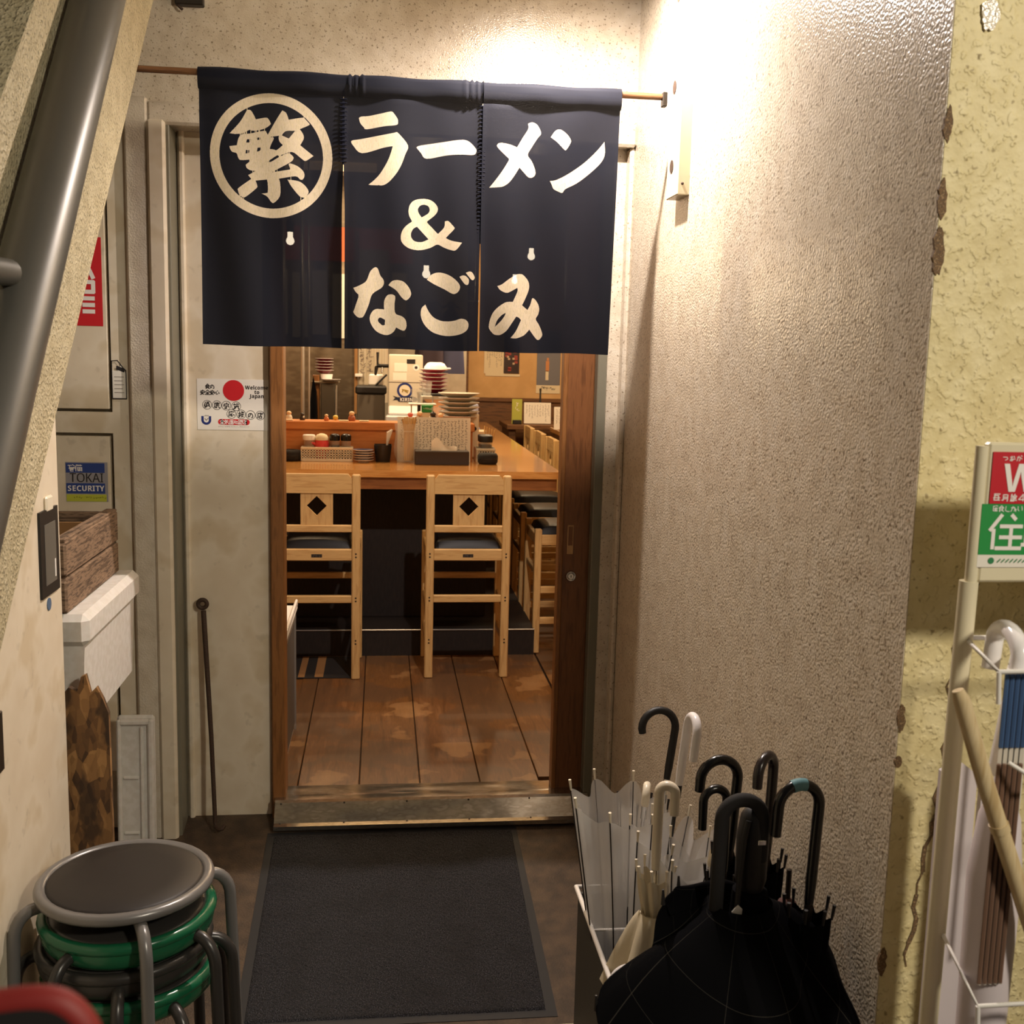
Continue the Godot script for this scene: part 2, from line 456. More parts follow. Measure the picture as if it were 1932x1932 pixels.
func make_materials() -> void:
	var stucco_bump := noise_tex(0.13, 11, null, 2)
	var stucco_rough := noise_tex(0.085, 12, [[0.0, Color(0.1, 0.1, 0.1)], [0.35, Color(0.35, 0.35, 0.35)], [0.6, Color(0.5, 0.5, 0.5)], [0.75, Color(0.95, 0.95, 0.95)], [1.0, Color.WHITE]], 3)
	var cream := noise_tex(0.012, 13, [[0.2, Color8(196, 183, 163)], [0.5, Color8(205, 193, 173)], [0.8, Color8(210, 199, 181)]], 4)
	var pits := noise_tex(0.15, 14, [[0.0, Color8(92, 74, 52, 210)], [0.24, Color8(104, 84, 60, 170)], [0.285, Color8(120, 100, 72, 0)], [1.0, Color8(120, 100, 72, 0)]], 2)
	M.wall = relief(specks(tri_mat(cream, Vector3(1, 1, 1), 0.3, true, 0.42), pits, Vector3(1.0, 1.0, 1.0)), stucco_bump, 0.32)
	M.wall.heightmap_scale = 0.1
	flat(M.wall)
	M.wall.uv1_scale = Vector3(1.9, 1.9, 1.9)
	M.pilaster = flat(relief(tri_mat(cream, Vector3(2, 2, 2), 0.5), stucco_bump, 0.1))
	var sparse := noise_tex(0.15, 58, [[0.0, Color8(92, 74, 52, 210)], [0.2, Color8(104, 84, 60, 160)], [0.24, Color8(120, 100, 72, 0)], [1.0, Color8(120, 100, 72, 0)]], 2)
	M.wall_fine = flat(relief(specks(tri_mat(cream, Vector3(2.4, 2.4, 2.4), 0.23), sparse, Vector3(1.1, 1.1, 1.1)), stucco_bump, 0.06))
	var few_pits := noise_tex(0.1, 56, [[0.0, Color8(120, 100, 60, 200)], [0.16, Color8(130, 110, 68, 150)], [0.2, Color8(140, 120, 76, 0)], [1.0, Color8(140, 120, 76, 0)]], 2)
	var lumps := noise_tex(0.055, 57, [[0.0, Color(0.2, 0.2, 0.2)], [0.45, Color(0.4, 0.4, 0.4)], [0.62, Color(0.5, 0.5, 0.5)], [0.72, Color(0.9, 0.9, 0.9)], [1.0, Color.WHITE]], 3)
	var yellow := noise_tex(0.015, 15, [[0.2, Color8(212, 196, 146)], [0.5, Color8(219, 204, 155)], [0.8, Color8(225, 211, 165)]], 4)
	M.wall_yellow = flat(relief(specks(tri_mat(yellow, Vector3(1.7, 1.7, 1.7), 0.6), few_pits, Vector3(1.2, 1.2, 1.2)), lumps, 0.26))
	M.stair = flat(relief(specks(tri_mat(noise_tex(0.015, 55, [[0.2, Color8(178, 166, 134)], [0.5, Color8(188, 176, 144)], [0.8, Color8(194, 183, 152)]], 4), Vector3(2.2, 2.2, 2.2), 0.5), noise_tex(0.09, 16, [[0.0, Color8(96, 90, 70, 210)], [0.27, Color8(104, 96, 74, 160)], [0.35, Color8(120, 110, 84, 0)], [1.0, Color8(110, 100, 76, 0)]], 2), Vector3(2.2, 2.2, 2.2)), stucco_rough, 0.3))
	var panel := noise_tex(0.008, 17, [[0.2, Color8(214, 200, 176)], [0.6, Color8(222, 210, 188)], [0.85, Color8(208, 192, 164)]], 4)
	M.panel = tri_mat(panel, Vector3(1, 1, 1), 0.42)
	M.smudge = noise_tex(0.03, 18, [[0.0, Color8(110, 92, 64, 50)], [0.16, Color8(120, 100, 72, 30)], [0.22, Color8(120, 100, 72, 0)], [1.0, Color8(120, 100, 72, 0)]], 4)
	flat(specks(M.panel, M.smudge, Vector3(0.9, 0.9, 0.9)))
	M.steel_grey = flat(specks(mat(Color8(118, 114, 98), 0.45), M.smudge, Vector3(3, 3, 3)))
	M.pipe = mat(Color8(98, 96, 90), 0.36, 0.35)
	M.chip = tri_mat(noise_tex(0.05, 19, [[0.3, Color8(120, 92, 62)], [0.55, Color8(88, 70, 52)], [0.75, Color8(150, 122, 88)]]), Vector3(6, 6, 6), 0.85)
	var conc := noise_tex(0.02, 20, [[0.15, Color8(58, 46, 34)], [0.5, Color8(70, 55, 41)], [0.8, Color8(80, 64, 47)]], 5)
	M.concrete = flat(relief(tri_mat(conc, Vector3(1.3, 1.3, 1.3), 0.75), noise_tex(0.2, 21), 0.15))
	var pile := noise_tex(0.12, 22, [[0.2, Color8(9, 9, 12)], [0.5, Color8(28, 28, 33)], [0.78, Color8(68, 67, 74)]], 3)
	M.mat_pile = relief(tri_mat(pile, Vector3(3.2, 3.2, 3.2), 0.95), noise_tex(0.2, 23), 0.5)
	specks(M.mat_pile, noise_tex(0.012, 24, [[0.0, Color8(18, 17, 20, 140)], [0.35, Color8(20, 19, 22, 60)], [0.5, Color8(20, 20, 20, 0)], [1.0, Color8(20, 20, 20, 0)]], 3), Vector3(1, 1, 1))
	M.rubber = mat(Color8(30, 30, 32), 0.75)
	var floor_tex := noise_tex(0.016, 25, [[0.2, Color8(100, 68, 38)], [0.45, Color8(122, 84, 46)], [0.6, Color8(112, 76, 42)], [0.8, Color8(130, 92, 54)]], 4)
	var worn := noise_tex(0.0045, 26, [[0.0, Color8(84, 66, 50, 170)], [0.4, Color8(88, 68, 50, 150)], [0.5, Color8(92, 70, 50, 110)], [0.54, Color8(96, 72, 50, 0)], [0.74, Color8(176, 134, 86, 0)], [0.78, Color8(182, 140, 92, 90)], [1.0, Color8(190, 150, 104, 120)]], 5)
	M.boards = []
	for k in 3:
		var m := specks(tri_mat(floor_tex, Vector3(3.0, 0.35, 1), 0.36 + 0.03 * k), worn, Vector3(0.75, 0.75, 0.75))
		m.uv1_offset = Vector3(k * 0.37, k * 0.21, 0)
		m.albedo_color = [Color(1, 1, 1), Color(0.93, 0.92, 0.9), Color(0.97, 0.95, 0.97)][k]
		M.boards.append(flat(m))
	M.steel = flat(relief(tri_mat(noise_tex(0.02, 27, [[0.3, Color8(196, 192, 184)], [0.6, Color8(178, 172, 162)], [0.8, Color8(206, 202, 196)]]), Vector3(1.5, 5, 5), 0.15), noise_tex(0.006, 28, null, 1), 0.1))
	M.steel.metallic = 0.95
	M.alu = mat(Color8(196, 192, 184), 0.35, 0.85)
	M.chrome = mat(Color8(210, 208, 204), 0.15, 1.0)
	M.dark_steel = mat(Color8(60, 54, 48), 0.45, 0.7)
	M.rust = tri_mat(noise_tex(0.05, 29, [[0.3, Color8(48, 34, 24)], [0.6, Color8(70, 48, 32)]]), Vector3(8, 8, 8), 0.7)
	M.rod = wood(Color8(120, 82, 50), Color8(84, 54, 32), 0, 0.45)
	M.door_wood = wood(Color8(122, 78, 44), Color8(98, 60, 32), 1, 0.4, 4)
	M.jamb_wood = wood(Color8(142, 94, 50), Color8(118, 76, 38), 1, 0.42, 5)
	M.counter = wood(Color8(204, 148, 82), Color8(186, 126, 64), 0, 0.16, 6)
	M.counter.clearcoat_enabled = true; M.counter.clearcoat = 0.6; M.counter.clearcoat_roughness = 0.08
	M.apron = wood(Color8(146, 94, 52), Color8(128, 80, 44), 0, 0.3, 6)
	M.upstand = wood(Color8(196, 126, 70), Color8(184, 114, 60), 0, 0.35, 7)
	M.pine_y = wood(Color8(206, 172, 116), Color8(188, 150, 96), 1, 0.4, 8)
	M.pine_x = wood(Color8(206, 172, 116), Color8(188, 150, 96), 0, 0.4, 8)
	M.pine_z = wood(Color8(206, 172, 116), Color8(188, 150, 96), 2, 0.4, 8)
	M.black_panel = tri_mat(noise_tex(0.03, 30, [[0.3, Color8(24, 18, 15)], [0.7, Color8(34, 26, 22)]]), Vector3(4, 1, 4), 0.6)
	M.leather = mat(Color8(12, 12, 14), 0.42, 0.0, 0.35)
	M.black = mat(Color8(24, 22, 22), 0.5)
	M.black_gloss = mat(Color8(16, 15, 15), 0.22)
	M.black_matt = mat(Color8(26, 24, 24), 0.85)
	M.grip = mat(Color8(18, 17, 17), 0.5)
	M.white = mat(Color8(228, 224, 218), 0.45)
	M.white_gloss = mat(Color8(236, 232, 232), 0.2)
	M.ivory = mat(Color8(226, 216, 194), 0.3)
	M.paper = mat(Color8(226, 220, 208), 0.85)
	M.paper_warm = mat(Color8(222, 208, 176), 0.85)
	M.paper_pink = mat(Color8(206, 196, 200), 0.6)
	M.inkm = mat(Color8(34, 28, 28), 0.7)
	M.ink_grey = mat(Color8(96, 84, 78), 0.8)
	M.ink_white = mat(Color8(232, 226, 220), 0.6)
	M.red = mat(Color8(196, 30, 38), 0.5)
	M.red_poster = mat(Color8(186, 24, 38), 0.45)
	M.green_poster = mat(Color8(38, 140, 66), 0.45)
	M.green_ink = mat(Color8(40, 120, 70), 0.6)
	M.navy_ink = mat(Color8(28, 44, 110), 0.5)
	M.blue_panel = mat(Color8(44, 66, 132), 0.5)
	M.grey_panel = mat(Color8(150, 146, 150), 0.5)
	M.lime = mat(Color8(186, 190, 60), 0.5)
	M.foam = tri_mat(noise_tex(0.03, 33, [[0.3, Color8(206, 201, 192)], [0.7, Color8(215, 211, 204)]]), Vector3(2, 2, 2), 0.7)
	M.foam.subsurf_scatter_enabled = true; M.foam.subsurf_scatter_strength = 0.1
	var osb_noise := FastNoiseLite.new()
	osb_noise.seed = 35; osb_noise.frequency = 0.035; osb_noise.noise_type = FastNoiseLite.TYPE_CELLULAR
	osb_noise.cellular_return_type = FastNoiseLite.RETURN_CELL_VALUE; osb_noise.fractal_octaves = 2
	var osb := noise_tex(0.035, 35, [[0.1, Color8(70, 48, 28)], [0.4, Color8(112, 80, 46)], [0.65, Color8(134, 98, 58)], [0.9, Color8(158, 118, 72)]], 2)
	osb.noise = osb_noise
	M.osb = specks(tri_mat(osb, Vector3(2.6, 1.1, 2.6), 0.8, false), noise_tex(0.012, 59, [[0.0, Color8(40, 28, 18, 220)], [0.4, Color8(48, 34, 22, 190)], [0.5, Color8(60, 42, 26, 0)], [1.0, Color8(60, 42, 26, 0)]], 4), Vector3(1.6, 0.8, 1.6), false)
	M.crate = wood(Color8(142, 116, 92), Color8(94, 74, 56), 2, 0.85, 9)
	specks(M.crate, noise_tex(0.03, 37, [[0.0, Color8(36, 26, 18, 200)], [0.3, Color8(50, 36, 24, 150)], [0.42, Color8(60, 44, 30, 0)], [1.0, Color8(60, 44, 30, 0)]], 4), Vector3(3, 9, 1.4), false)
	M.crate_end = wood(Color8(142, 116, 92), Color8(94, 74, 56), 0, 0.85, 9)
	specks(M.crate_end, M.crate.detail_albedo, Vector3(1.4, 9, 3), false)
	M.cardboard = mat(Color8(142, 104, 62), 0.85)
	M.green_paint = mat(Color8(24, 90, 60), 0.22)
	M.grey_paint = mat(Color8(112, 110, 108), 0.28, 0.2)
	M.dark_paint = mat(Color8(54, 52, 50), 0.3, 0.2)
	M.vinyl_seat = mat(Color8(34, 30, 28), 0.5, 0.0, 0.4)
	M.clear = mat(Color(0.92, 0.92, 0.92, 0.55), 0.3)
	M.clear.transparency = BaseMaterial3D.TRANSPARENCY_ALPHA
	M.clear.backlight_enabled = true; M.clear.backlight = Color(0.4, 0.4, 0.4)
	M.bag = mat(Color(0.9, 0.9, 0.9, 0.25), 0.3)
	M.bag.transparency = BaseMaterial3D.TRANSPARENCY_ALPHA
	M.cream_cloth = mat(Color8(208, 196, 168), 0.7)
	M.black_cloth = mat(Color8(14, 14, 17), 0.9, 0.0, 0.15)
	M.plaid = black_check()
	M.mesh_grey = tri_mat(noise_tex(0.2, 39, [[0.4, Color8(60, 58, 54)], [0.6, Color8(92, 90, 84)]]), Vector3(4, 4, 4), 0.6)
	M.teal_tape = mat(Color8(92, 138, 146), 0.6)
	M.rack_white = mat(Color8(216, 206, 176), 0.35)
	M.bamboo = wood(Color8(212, 192, 152), Color8(186, 160, 116), 1, 0.35, 12)
	M.tan_wall = flat(tri_mat(noise_tex(0.01, 40, [[0.3, Color8(202, 162, 108)], [0.7, Color8(210, 170, 116)]]), Vector3(1, 1, 1), 0.8))
	M.wainscot = wood(Color8(116, 78, 44), Color8(88, 58, 34), 0, 0.5, 13)
	M.kitchen_steel = tri_mat(noise_tex(0.01, 41, [[0.3, Color8(112, 100, 84)], [0.7, Color8(132, 120, 102)]]), Vector3(1, 3, 1), 0.35)
	M.kitchen_steel.metallic = 0.8
	M.ceiling = tri_mat(noise_tex(0.02, 42, [[0.3, Color8(186, 178, 160)], [0.7, Color8(196, 188, 170)]]), Vector3(1, 1, 1), 0.9)
	M.grey_bowl = mat(Color8(186, 182, 168), 0.3)
	M.red_lacquer = mat(Color8(150, 26, 44), 0.25)
	M.noren = mat(Color.WHITE, 0.75, 0.0, 0.3)
	M.noren.albedo_texture = noren_texture()
	M.noren.albedo_color = Color(0.92, 0.92, 0.92, 0.992)
	M.noren.transparency = BaseMaterial3D.TRANSPARENCY_ALPHA
	M.noren.rim_enabled = true; M.noren.rim = 0.1; M.noren.rim_tint = 0.6
	M.glass = mat(Color(0.95, 0.97, 0.96, 0.12), 0.05)
	M.glass.transparency = BaseMaterial3D.TRANSPARENCY_ALPHA

func black_check() -> StandardMaterial3D:   # black cloth with a thin pale check
	var im := Image.create(256, 256, false, Image.FORMAT_RGB8)
	im.fill(Color8(9, 9, 11))
	im.fill_rect(Rect2i(0, 60, 256, 2), Color8(56, 53, 48))
	im.fill_rect(Rect2i(60, 0, 2, 256), Color8(56, 53, 48))
	var m := mat(Color.WHITE, 0.9, 0.0, 0.15)
	m.albedo_texture = ImageTexture.create_from_image(im)
	return m

func glow(c: Color, e: float) -> StandardMaterial3D:
	var m := mat(c, 0.5)
	m.emission_enabled = true; m.emission = c; m.emission_energy_multiplier = e
	return m

func _ready() -> void:
	rng.seed = 7
	# ---- camera, sky, lights, exposure
	var cam := Camera3D.new()
	cam.name = "camera"
	add_child(cam)
	cam.position = Vector3(0, 1.565, 3.5)
	cam.rotation_order = EULER_ORDER_YXZ
	cam.rotation = Vector3(-0.142666, -0.121031, 0.024873)
	var lens := CameraAttributesPhysical.new()
	lens.frustum_focal_length = 25.53
	lens.frustum_focus_distance = 3.0
	lens.exposure_aperture = 6.5
	cam.attributes = lens
	cam.fov = 50.34
	cam.near = 0.05
	cam.far = 60.0
	cam.current = true
	var env := Environment.new()
	env.background_mode = Environment.BG_COLOR
	env.background_color = Color8(66, 62, 58)
	env.tonemap_mode = Environment.TONE_MAPPER_LINEAR
	env.tonemap_exposure = 1.0
	env.sdfgi_enabled = true; env.ssao_enabled = true; env.ssil_enabled = true
	var we := WorldEnvironment.new()
	we.name = "world_environment"
	we.environment = env
	add_child(we)
	# spotlight over the noren; warm alley lamp behind the camera's right shoulder; hanging bulbs and ceiling panels inside
	lamp_spot(Vector3(0.47, 2.63, 0.69), Vector3(0.2, -1, -0.1), Color(1.0, 0.94, 0.9), 3.9, 89.5, 0.02)
	lamp_omni("alley_lamp_light", Vector3(1.7, 2.75, 4.2), Color(1.0, 0.955, 0.87), 5.8, 0.16)
	for p in PENDANTS: lamp_omni("pendant_light", p, Color(1.0, 0.85, 0.65), 0.5, 0.02)
	for p in CEILING_PANELS: lamp_area("ceiling_panel_light", p + Vector3(0, -0.02, 0), Vector2(1.1, 0.25), Color(1.0, 0.88, 0.72), 1.5)
	make_materials()
	build_shell()
	build_entrance()
	build_left()
	build_umbrellas()
	build_rack()
	build_interior()
	build_counter_things()
	build_kitchen_and_back()

const PENDANTS := [Vector3(-0.49, 2.14, -2.55), Vector3(0.235, 1.99, -2.55), Vector3(0.86, 2.14, -2.95), Vector3(0.95, 2.1, -4.5)]
const CEILING_PANELS := [Vector3(-0.6, 2.66, -3.3), Vector3(0.3, 2.66, -1.0), Vector3(1.9, 2.66, -4.4)]

func lamp_spot(at: Vector3, to: Vector3, c: Color, e: float, ang: float, size: float) -> void:
	var l := SpotLight3D.new()
	l.name = named(self, "entrance_spot_light")
	add_child(l)
	l.position = at
	l.basis = Basis.looking_at(to, Vector3(0, 0, 1))
	l.light_color = c; l.light_energy = e; l.light_size = size
	l.spot_angle = ang; l.spot_angle_attenuation = 0.82; l.spot_range = 12.0; l.spot_attenuation = 2.0
	l.shadow_enabled = true

func lamp_omni(called: String, at: Vector3, c: Color, e: float, size: float) -> void:
	var l := OmniLight3D.new()
	l.name = named(self, called)
	add_child(l)
	l.position = at
	l.light_color = c; l.light_energy = e; l.light_size = size
	l.omni_range = 15.0; l.omni_attenuation = 2.0
	l.shadow_enabled = true

func lamp_area(called: String, at: Vector3, size: Vector2, c: Color, e: float) -> void:
	var l := AreaLight3D.new()
	l.name = named(self, called)
	add_child(l)
	l.position = at
	l.basis = Basis(Vector3.RIGHT, -PI / 2)
	l.area_size = size
	l.light_color = c; l.light_energy = e
	l.area_range = 15.0
	l.shadow_enabled = true

# ---- the shell: alley floor, recess walls, ceilings, the room behind
func build_shell() -> void:
	var g := S()
	g.quad([Vector3(-1.5, 0.004, -0.14), Vector3(-1.5, -0.172, 0.93), Vector3(0.8, -0.172, 0.93), Vector3(0.8, 0.004, -0.14)], Vector3(0, 0.987, 0.162))
	g.quad([Vector3(-1.5, -0.172, 0.93), Vector3(-1.5, -0.4, 0.93), Vector3(0.8, -0.4, 0.93), Vector3(0.8, -0.172, 0.93)], Vector3(0, 0, 1))
	g.quad([Vector3(-1.5, 0.004, -0.14), Vector3(-1.5, -0.4, -0.14), Vector3(0.8, -0.4, -0.14), Vector3(0.8, 0.004, -0.14)], Vector3(0, 0, -1))
	structure("floor_1", g, M.concrete, "brown concrete ramp rising to the metal threshold of the doorway", "floor")
	structure("floor_2", S().span(Vector3(-4, -0.5, 0.9), Vector3(5, -0.19, 9)), M.concrete, "brown concrete alley floor in front of the ramp", "floor")
	structure("trim_1", S().span(Vector3(-0.66, -0.186, 0.925), Vector3(0.53, -0.148, 0.955), 0.004), M.alu, "pale metal nosing strip along the foot of the ramp below the mat", "edge strip")
	structure("wall_right", S().span(Vector3(0.79, -0.5, -0.2), Vector3(0.99, 3.3, 1.974)), M.wall, "cream rough plaster side wall to the right of the doorway behind the umbrellas")
	var wf := structure("wall_front", S().span(Vector3(0.7915, -0.5, 1.8), Vector3(4.0, 3.3, 1.975)), M.wall_yellow, "yellow rough plaster wall face beside the leaflet rack")
	for c in [[1.73, 0.07, 0.009], [1.8, 0.06, 0.007], [1.905, 0.05, 0.006], [1.03, 0.045, 0.006], [0.96, 0.02, 0.006], [0.63, 0.05, 0.007]]:
		var poly := PackedVector2Array()
		for k in 22:
			var a: float = TAU * k / 22
			poly.append(Vector2(cos(a) * c[2] * rng.randf_range(0.55, 1.25), sin(a) * c[1] * 0.5 * rng.randf_range(0.85, 1.1)))
		put("plaster_chip", S().prism(poly, -0.004, 0.0012), M.chip, wf, Vector3(0.7945, c[0], 1.975))
	var blob := PackedVector2Array()
	for k in 26: blob.append(Vector2(cos(TAU * k / 26) * 0.014, sin(TAU * k / 26) * 0.024) * rng.randf_range(0.8, 1.15))
	put("plaster_lump", S().prism(blob, -0.01, 0.004), M.wall_fine, wf, Vector3(0.843, 2.055, 1.975))
	# crack running down the yellow wall behind the rack
	var crack := S()
	var cp := Vector2(0.91, 1.34)
	for k in 36:
		var q := cp + Vector2(rng.randf_range(-0.011, 0.008), -0.02)
		bar(crack, cp, q, rng.randf_range(0.002, 0.008), 0.0)
		cp = q
	put("crack", crack, M.chip, wf, Vector3(0, 0, 1.9765))
	# door wall with its opening
	var w := S()
	w.span(Vector3(-0.767, -0.3, -0.2), Vector3(-0.655, 2.225, 0.0))
	w.span(Vector3(-1.5, 2.225, -0.2), Vector3(0.79, 3.3, 0.0))
	w.span(Vector3(0.735, -0.1, -0.2), Vector3(0.776, 2.225, -0.05))
	w.span(Vector3(0.774, -0.1, -0.2), Vector3(0.792, 2.225, 0.0), 0.006)
	structure("wall_back", w, M.wall_fine, "cream rough plaster wall above and around the shop doorway")
	structure("wall_alcove", S().span(Vector3(-1.5, -0.3, -0.2), Vector3(-0.767, 2.225, -0.045)).span(Vector3(-0.826, -0.3, -0.05), Vector3(-0.767, 2.225, 0.0)).span(Vector3(-1.5, 1.296, -0.05), Vector3(-0.826, 1.361, 0.0)), M.panel, "smooth cream painted wall of the left alcove around the access doors")
	structure("wall_left", S().span(Vector3(-1.6, -0.5, -0.2), Vector3(-1.5, 3.3, 1.2)), M.wall, "plaster wall closing the left alcove behind the crate")
	structure("trim_2", S().span(Vector3(-0.768, -0.2, -0.01), Vector3(-0.7, 2.3, 0.022), 0.006), M.pilaster, "plaster pilaster left of the door frame beside the access doors", "pilaster")
	structure("trim_3", S().span(Vector3(-0.702, -0.2, -0.01), Vector3(-0.648, 2.235, 0.03), 0.008), M.panel, "smooth cream casing along the left edge of the doorway", "trim")
	var led := S()
	led.span(Vector3(-0.70, 2.222, -0.01), Vector3(0.79, 2.29, 0.02), 0.008)
	var lt := structure("trim_4", led, M.wall_fine, "chipped plaster lintel edge over the doorway behind the noren", "lintel")
	put("bare_patch", S().prism(PackedVector2Array([Vector2(-0.545, 2.236), Vector2(-0.5, 2.236), Vector2(-0.5, 2.272), Vector2(-0.548, 2.268), Vector2(-0.542, 2.25)]), 0.015, 0.0225), M.chip, lt)
	structure("ceiling_1", S().span(Vector3(-1.6, 2.98, -0.2), Vector3(0.99, 3.08, 1.9)), M.ceiling, "plaster soffit over the recessed shop entrance", "ceiling")
	# steel frame, fixed panel, sliding door
	structure("trim_5", S().span(Vector3(-0.66, -0.05, -0.11), Vector3(-0.638, 2.225, 0.012), 0.003), M.steel_grey, "grey weathered steel jamb left of the cream door panel", "door frame")
	structure("trim_6", S().span(Vector3(0.706, -0.05, -0.11), Vector3(0.738, 2.225, -0.06), 0.003), M.steel_grey, "grey green steel jamb right of the brown sliding door", "door frame")
	var d1 := structure("door_1", S().span(Vector3(-0.638, -0.03, -0.125), Vector3(-0.36, 2.3, -0.1), 0.003), M.panel, "cream fixed door panel with the welcome sticker and the leaning iron hook", "door panel")
	put("panel_rib", S().span(Vector3(-0.632, -0.03, -0.105), Vector3(-0.614, 2.3, -0.088), 0.005), M.panel, d1)
	structure("trim_7", S().span(Vector3(-0.357, -0.02, -0.17), Vector3(-0.313, 2.3, -0.075), 0.004), M.jamb_wood, "brown wooden door post between the cream panel and the opening", "door frame")
	var d2 := thing("door_2", "", "door")
	tag(d2, "brown wooden sliding door pushed open at the right of the doorway", "door", "", "structure")
	put("leaf", S().span(Vector3(0.606, 0.05, -0.15), Vector3(0.706, 2.3, -0.105), 0.003), M.door_wood, d2)
	put("edge_rail", S().span(Vector3(0.6, 0.05, -0.155), Vector3(0.616, 2.3, -0.1), 0.003), M.jamb_wood, d2)
	var fp := put("finger_pull", S().span(Vector3(0.63, 0.9, -0.106), Vector3(0.651, 1.0, -0.1025), 0.001), wood(Color8(190, 150, 100), Color8(160, 120, 74), 1, 0.5), d2)
	put("recess", S().span(Vector3(0.633, 0.93, -0.104), Vector3(0.648, 0.995, -0.1018)), M.door_wood, fp)
	var lk := put("lock_cylinder", S().lathe([Vector2(0.0, 0), Vector2(0.0195, 0), Vector2(0.0195, 0.005), Vector2(0.016, 0.012), Vector2(0.013, 0.012), Vector2(0.011, 0.009), Vector2(0.009, 0.013), Vector2(0.0, 0.013)], 24), M.chrome, d2, Vector3(0.645, 0.825, -0.105), Basis(Vector3.RIGHT, PI / 2))
	put("keyhole", S().span(Vector3(-0.0012, 0.013, -0.004), Vector3(0.0012, 0.0136, 0.004)), M.black, lk)
	var th := S()
	th.prism(PackedVector2Array([Vector2(0.022, -0.01), Vector2(0.022, 0.004), Vector2(0.004, 0.008), Vector2(-0.042, 0.06), Vector2(-0.052, 0.066), Vector2(-0.17, 0.067), Vector2(-0.17, -0.01)]), -0.345, 0.72, Transform3D(Basis(Vector3(0, 0, 1), Vector3(0, 1, 0), Vector3(1, 0, 0)), Vector3.ZERO))
	var thr := structure("trim_8", th, M.steel, "polished metal threshold step across the foot of the doorway", "threshold")
	for k in 5:
		put("screw", S().lathe([Vector2(0.0035, 0), Vector2(0.003, 0.0012), Vector2(0, 0.0014)], 8), M.dark_steel, thr, Vector3(-0.325 + 0.21 * k, 0.0075, 0.006), aim(Vector3(0, 1, 0.3)))
		put("screw", S().lathe([Vector2(0.0035, 0), Vector2(0.003, 0.0012), Vector2(0, 0.0014)], 8), M.dark_steel, thr, Vector3(-0.325 + 0.21 * k, 0.0575, -0.0395), aim(Vector3(0, 0.5, 1)))
	# the room
	var fl := structure("floor_3", S().span(Vector3(-2.3, -0.2, -6.2), Vector3(3.3, 0.05, -0.16)), M.black_panel, "plank floor of the shop seen through the doorway", "floor")
	for k in range(1, 7):
		put("plank", S().span(Vector3(maxf(-0.7 + 0.2125 * k + 0.0018, -0.345), 0.045, -2.2), Vector3(-0.7 + 0.2125 * (k + 1) - 0.0018, 0.065, -0.05 if k < 6 else -0.21), 0.002), M.boards[[0, 1, 2, 0, 2, 1, 0, 2, 1][k]], fl, Vector3(-0.006, 0, 0))
	put("plank", S().span(Vector3(-2.3, 0.045, -6.2), Vector3(3.3, 0.0625, -2.2)), M.boards[1], fl)
	for e in [[-2.3, -0.35], [0.79, 3.3]]: put("plank", S().span(Vector3(e[0], 0.045, -2.2), Vector3(e[1], 0.0625, -0.27)), M.boards[1], fl)
	structure("wall_north", S().span(Vector3(-0.3, 1.18, -6.15), Vector3(3.3, 2.75, -5.95)), M.tan_wall, "tan wall with posters at the far end of the shop")
	var ws := structure("trim_9", S().span(Vector3(-0.3, 0.05, -6.15), Vector3(3.3, 1.185, -5.93)), M.wainscot, "dark brown wainscot below the tan wall at the far end", "wainscot")
	put("rail", S().span(Vector3(0.2, 1.165, -5.94), Vector3(3.3, 1.2, -5.91), 0.004), M.wainscot, ws)
	structure("trim_10", S().span(Vector3(0.665, 0.05, -5.94), Vector3(0.735, 2.75, -5.86), 0.004), M.wainscot, "dark corner post between the kitchen and the tan wall", "post")
	structure("wall_east", S().span(Vector3(3.3, 0, -6.15), Vector3(3.4, 2.75, -0.2)), M.tan_wall, "tan side wall on the right of the shop room")
	structure("wall_west", S().span(Vector3(-2.4, 0, -6.15), Vector3(-2.3, 2.75, -0.2)), M.tan_wall, "tan side wall on the left of the shop room")
	structure("wall_south", S().span(Vector3(-2.4, 0, -0.26), Vector3(-0.66, 2.75, -0.2)).span(Vector3(0.8, 0, -0.26), Vector3(3.4, 2.75, -0.2)).span(Vector3(-0.66, 2.3, -0.26), Vector3(0.8, 2.75, -0.2)), M.tan_wall, "inner face of the front wall around the doorway")
	structure("ceiling_2", S().span(Vector3(-2.4, 2.7, -6.15), Vector3(3.4, 2.8, -0.2)), M.ceiling, "pale ceiling of the shop room", "ceiling")
	structure("wall_kitchen", S().span(Vector3(-2.3, 0.05, -4.05), Vector3(-0.17, 2.7, -3.95)), M.kitchen_steel, "dull stainless steel wall at the back of the kitchen")
	structure("wall_pantry", S().span(Vector3(-0.3, 0.05, -5.0), Vector3(0.08, 2.7, -4.9)).span(Vector3(0.0, 0.05, -5.95), Vector3(0.665, 2.7, -5.2)), M.ceiling, "pale wall behind the beer dispenser and hanging clothes")
	# fittings that give the light
	var sp := thing("spotlight", "small white spotlight on a wall arm above the noren", "lamp", Vector3(0.47, 2.64, 0.69))
	put("shade", S().lathe([Vector2(0.028, 0.1), Vector2(0.034, 0.09), Vector2(0.05, 0.0), Vector2(0.047, 0.0), Vector2(0.03, 0.086), Vector2(0.0, 0.086)], 24), M.white, sp)
	put("bulb", S().lathe([Vector2(0.0, -0.026), Vector2(0.014, -0.022), Vector2(0.02, -0.01), Vector2(0.016, 0.004), Vector2(0.01, 0.03), Vector2(0, 0.03)], 16), glow(Color(1, 0.94, 0.88), 12.0), sp)
	put("arm", S().tube([Vector3(0, 0.1, 0), Vector3(0, 0.16, 0), Vector3(0.1, 0.19, 0), Vector3(0.32, 0.19, 0)], 0.009), M.white, sp)
	var al := thing("alley_lamp", "round glass alley lamp on a pole behind the viewer", "lamp", Vector3(1.7, 2.75, 4.2))
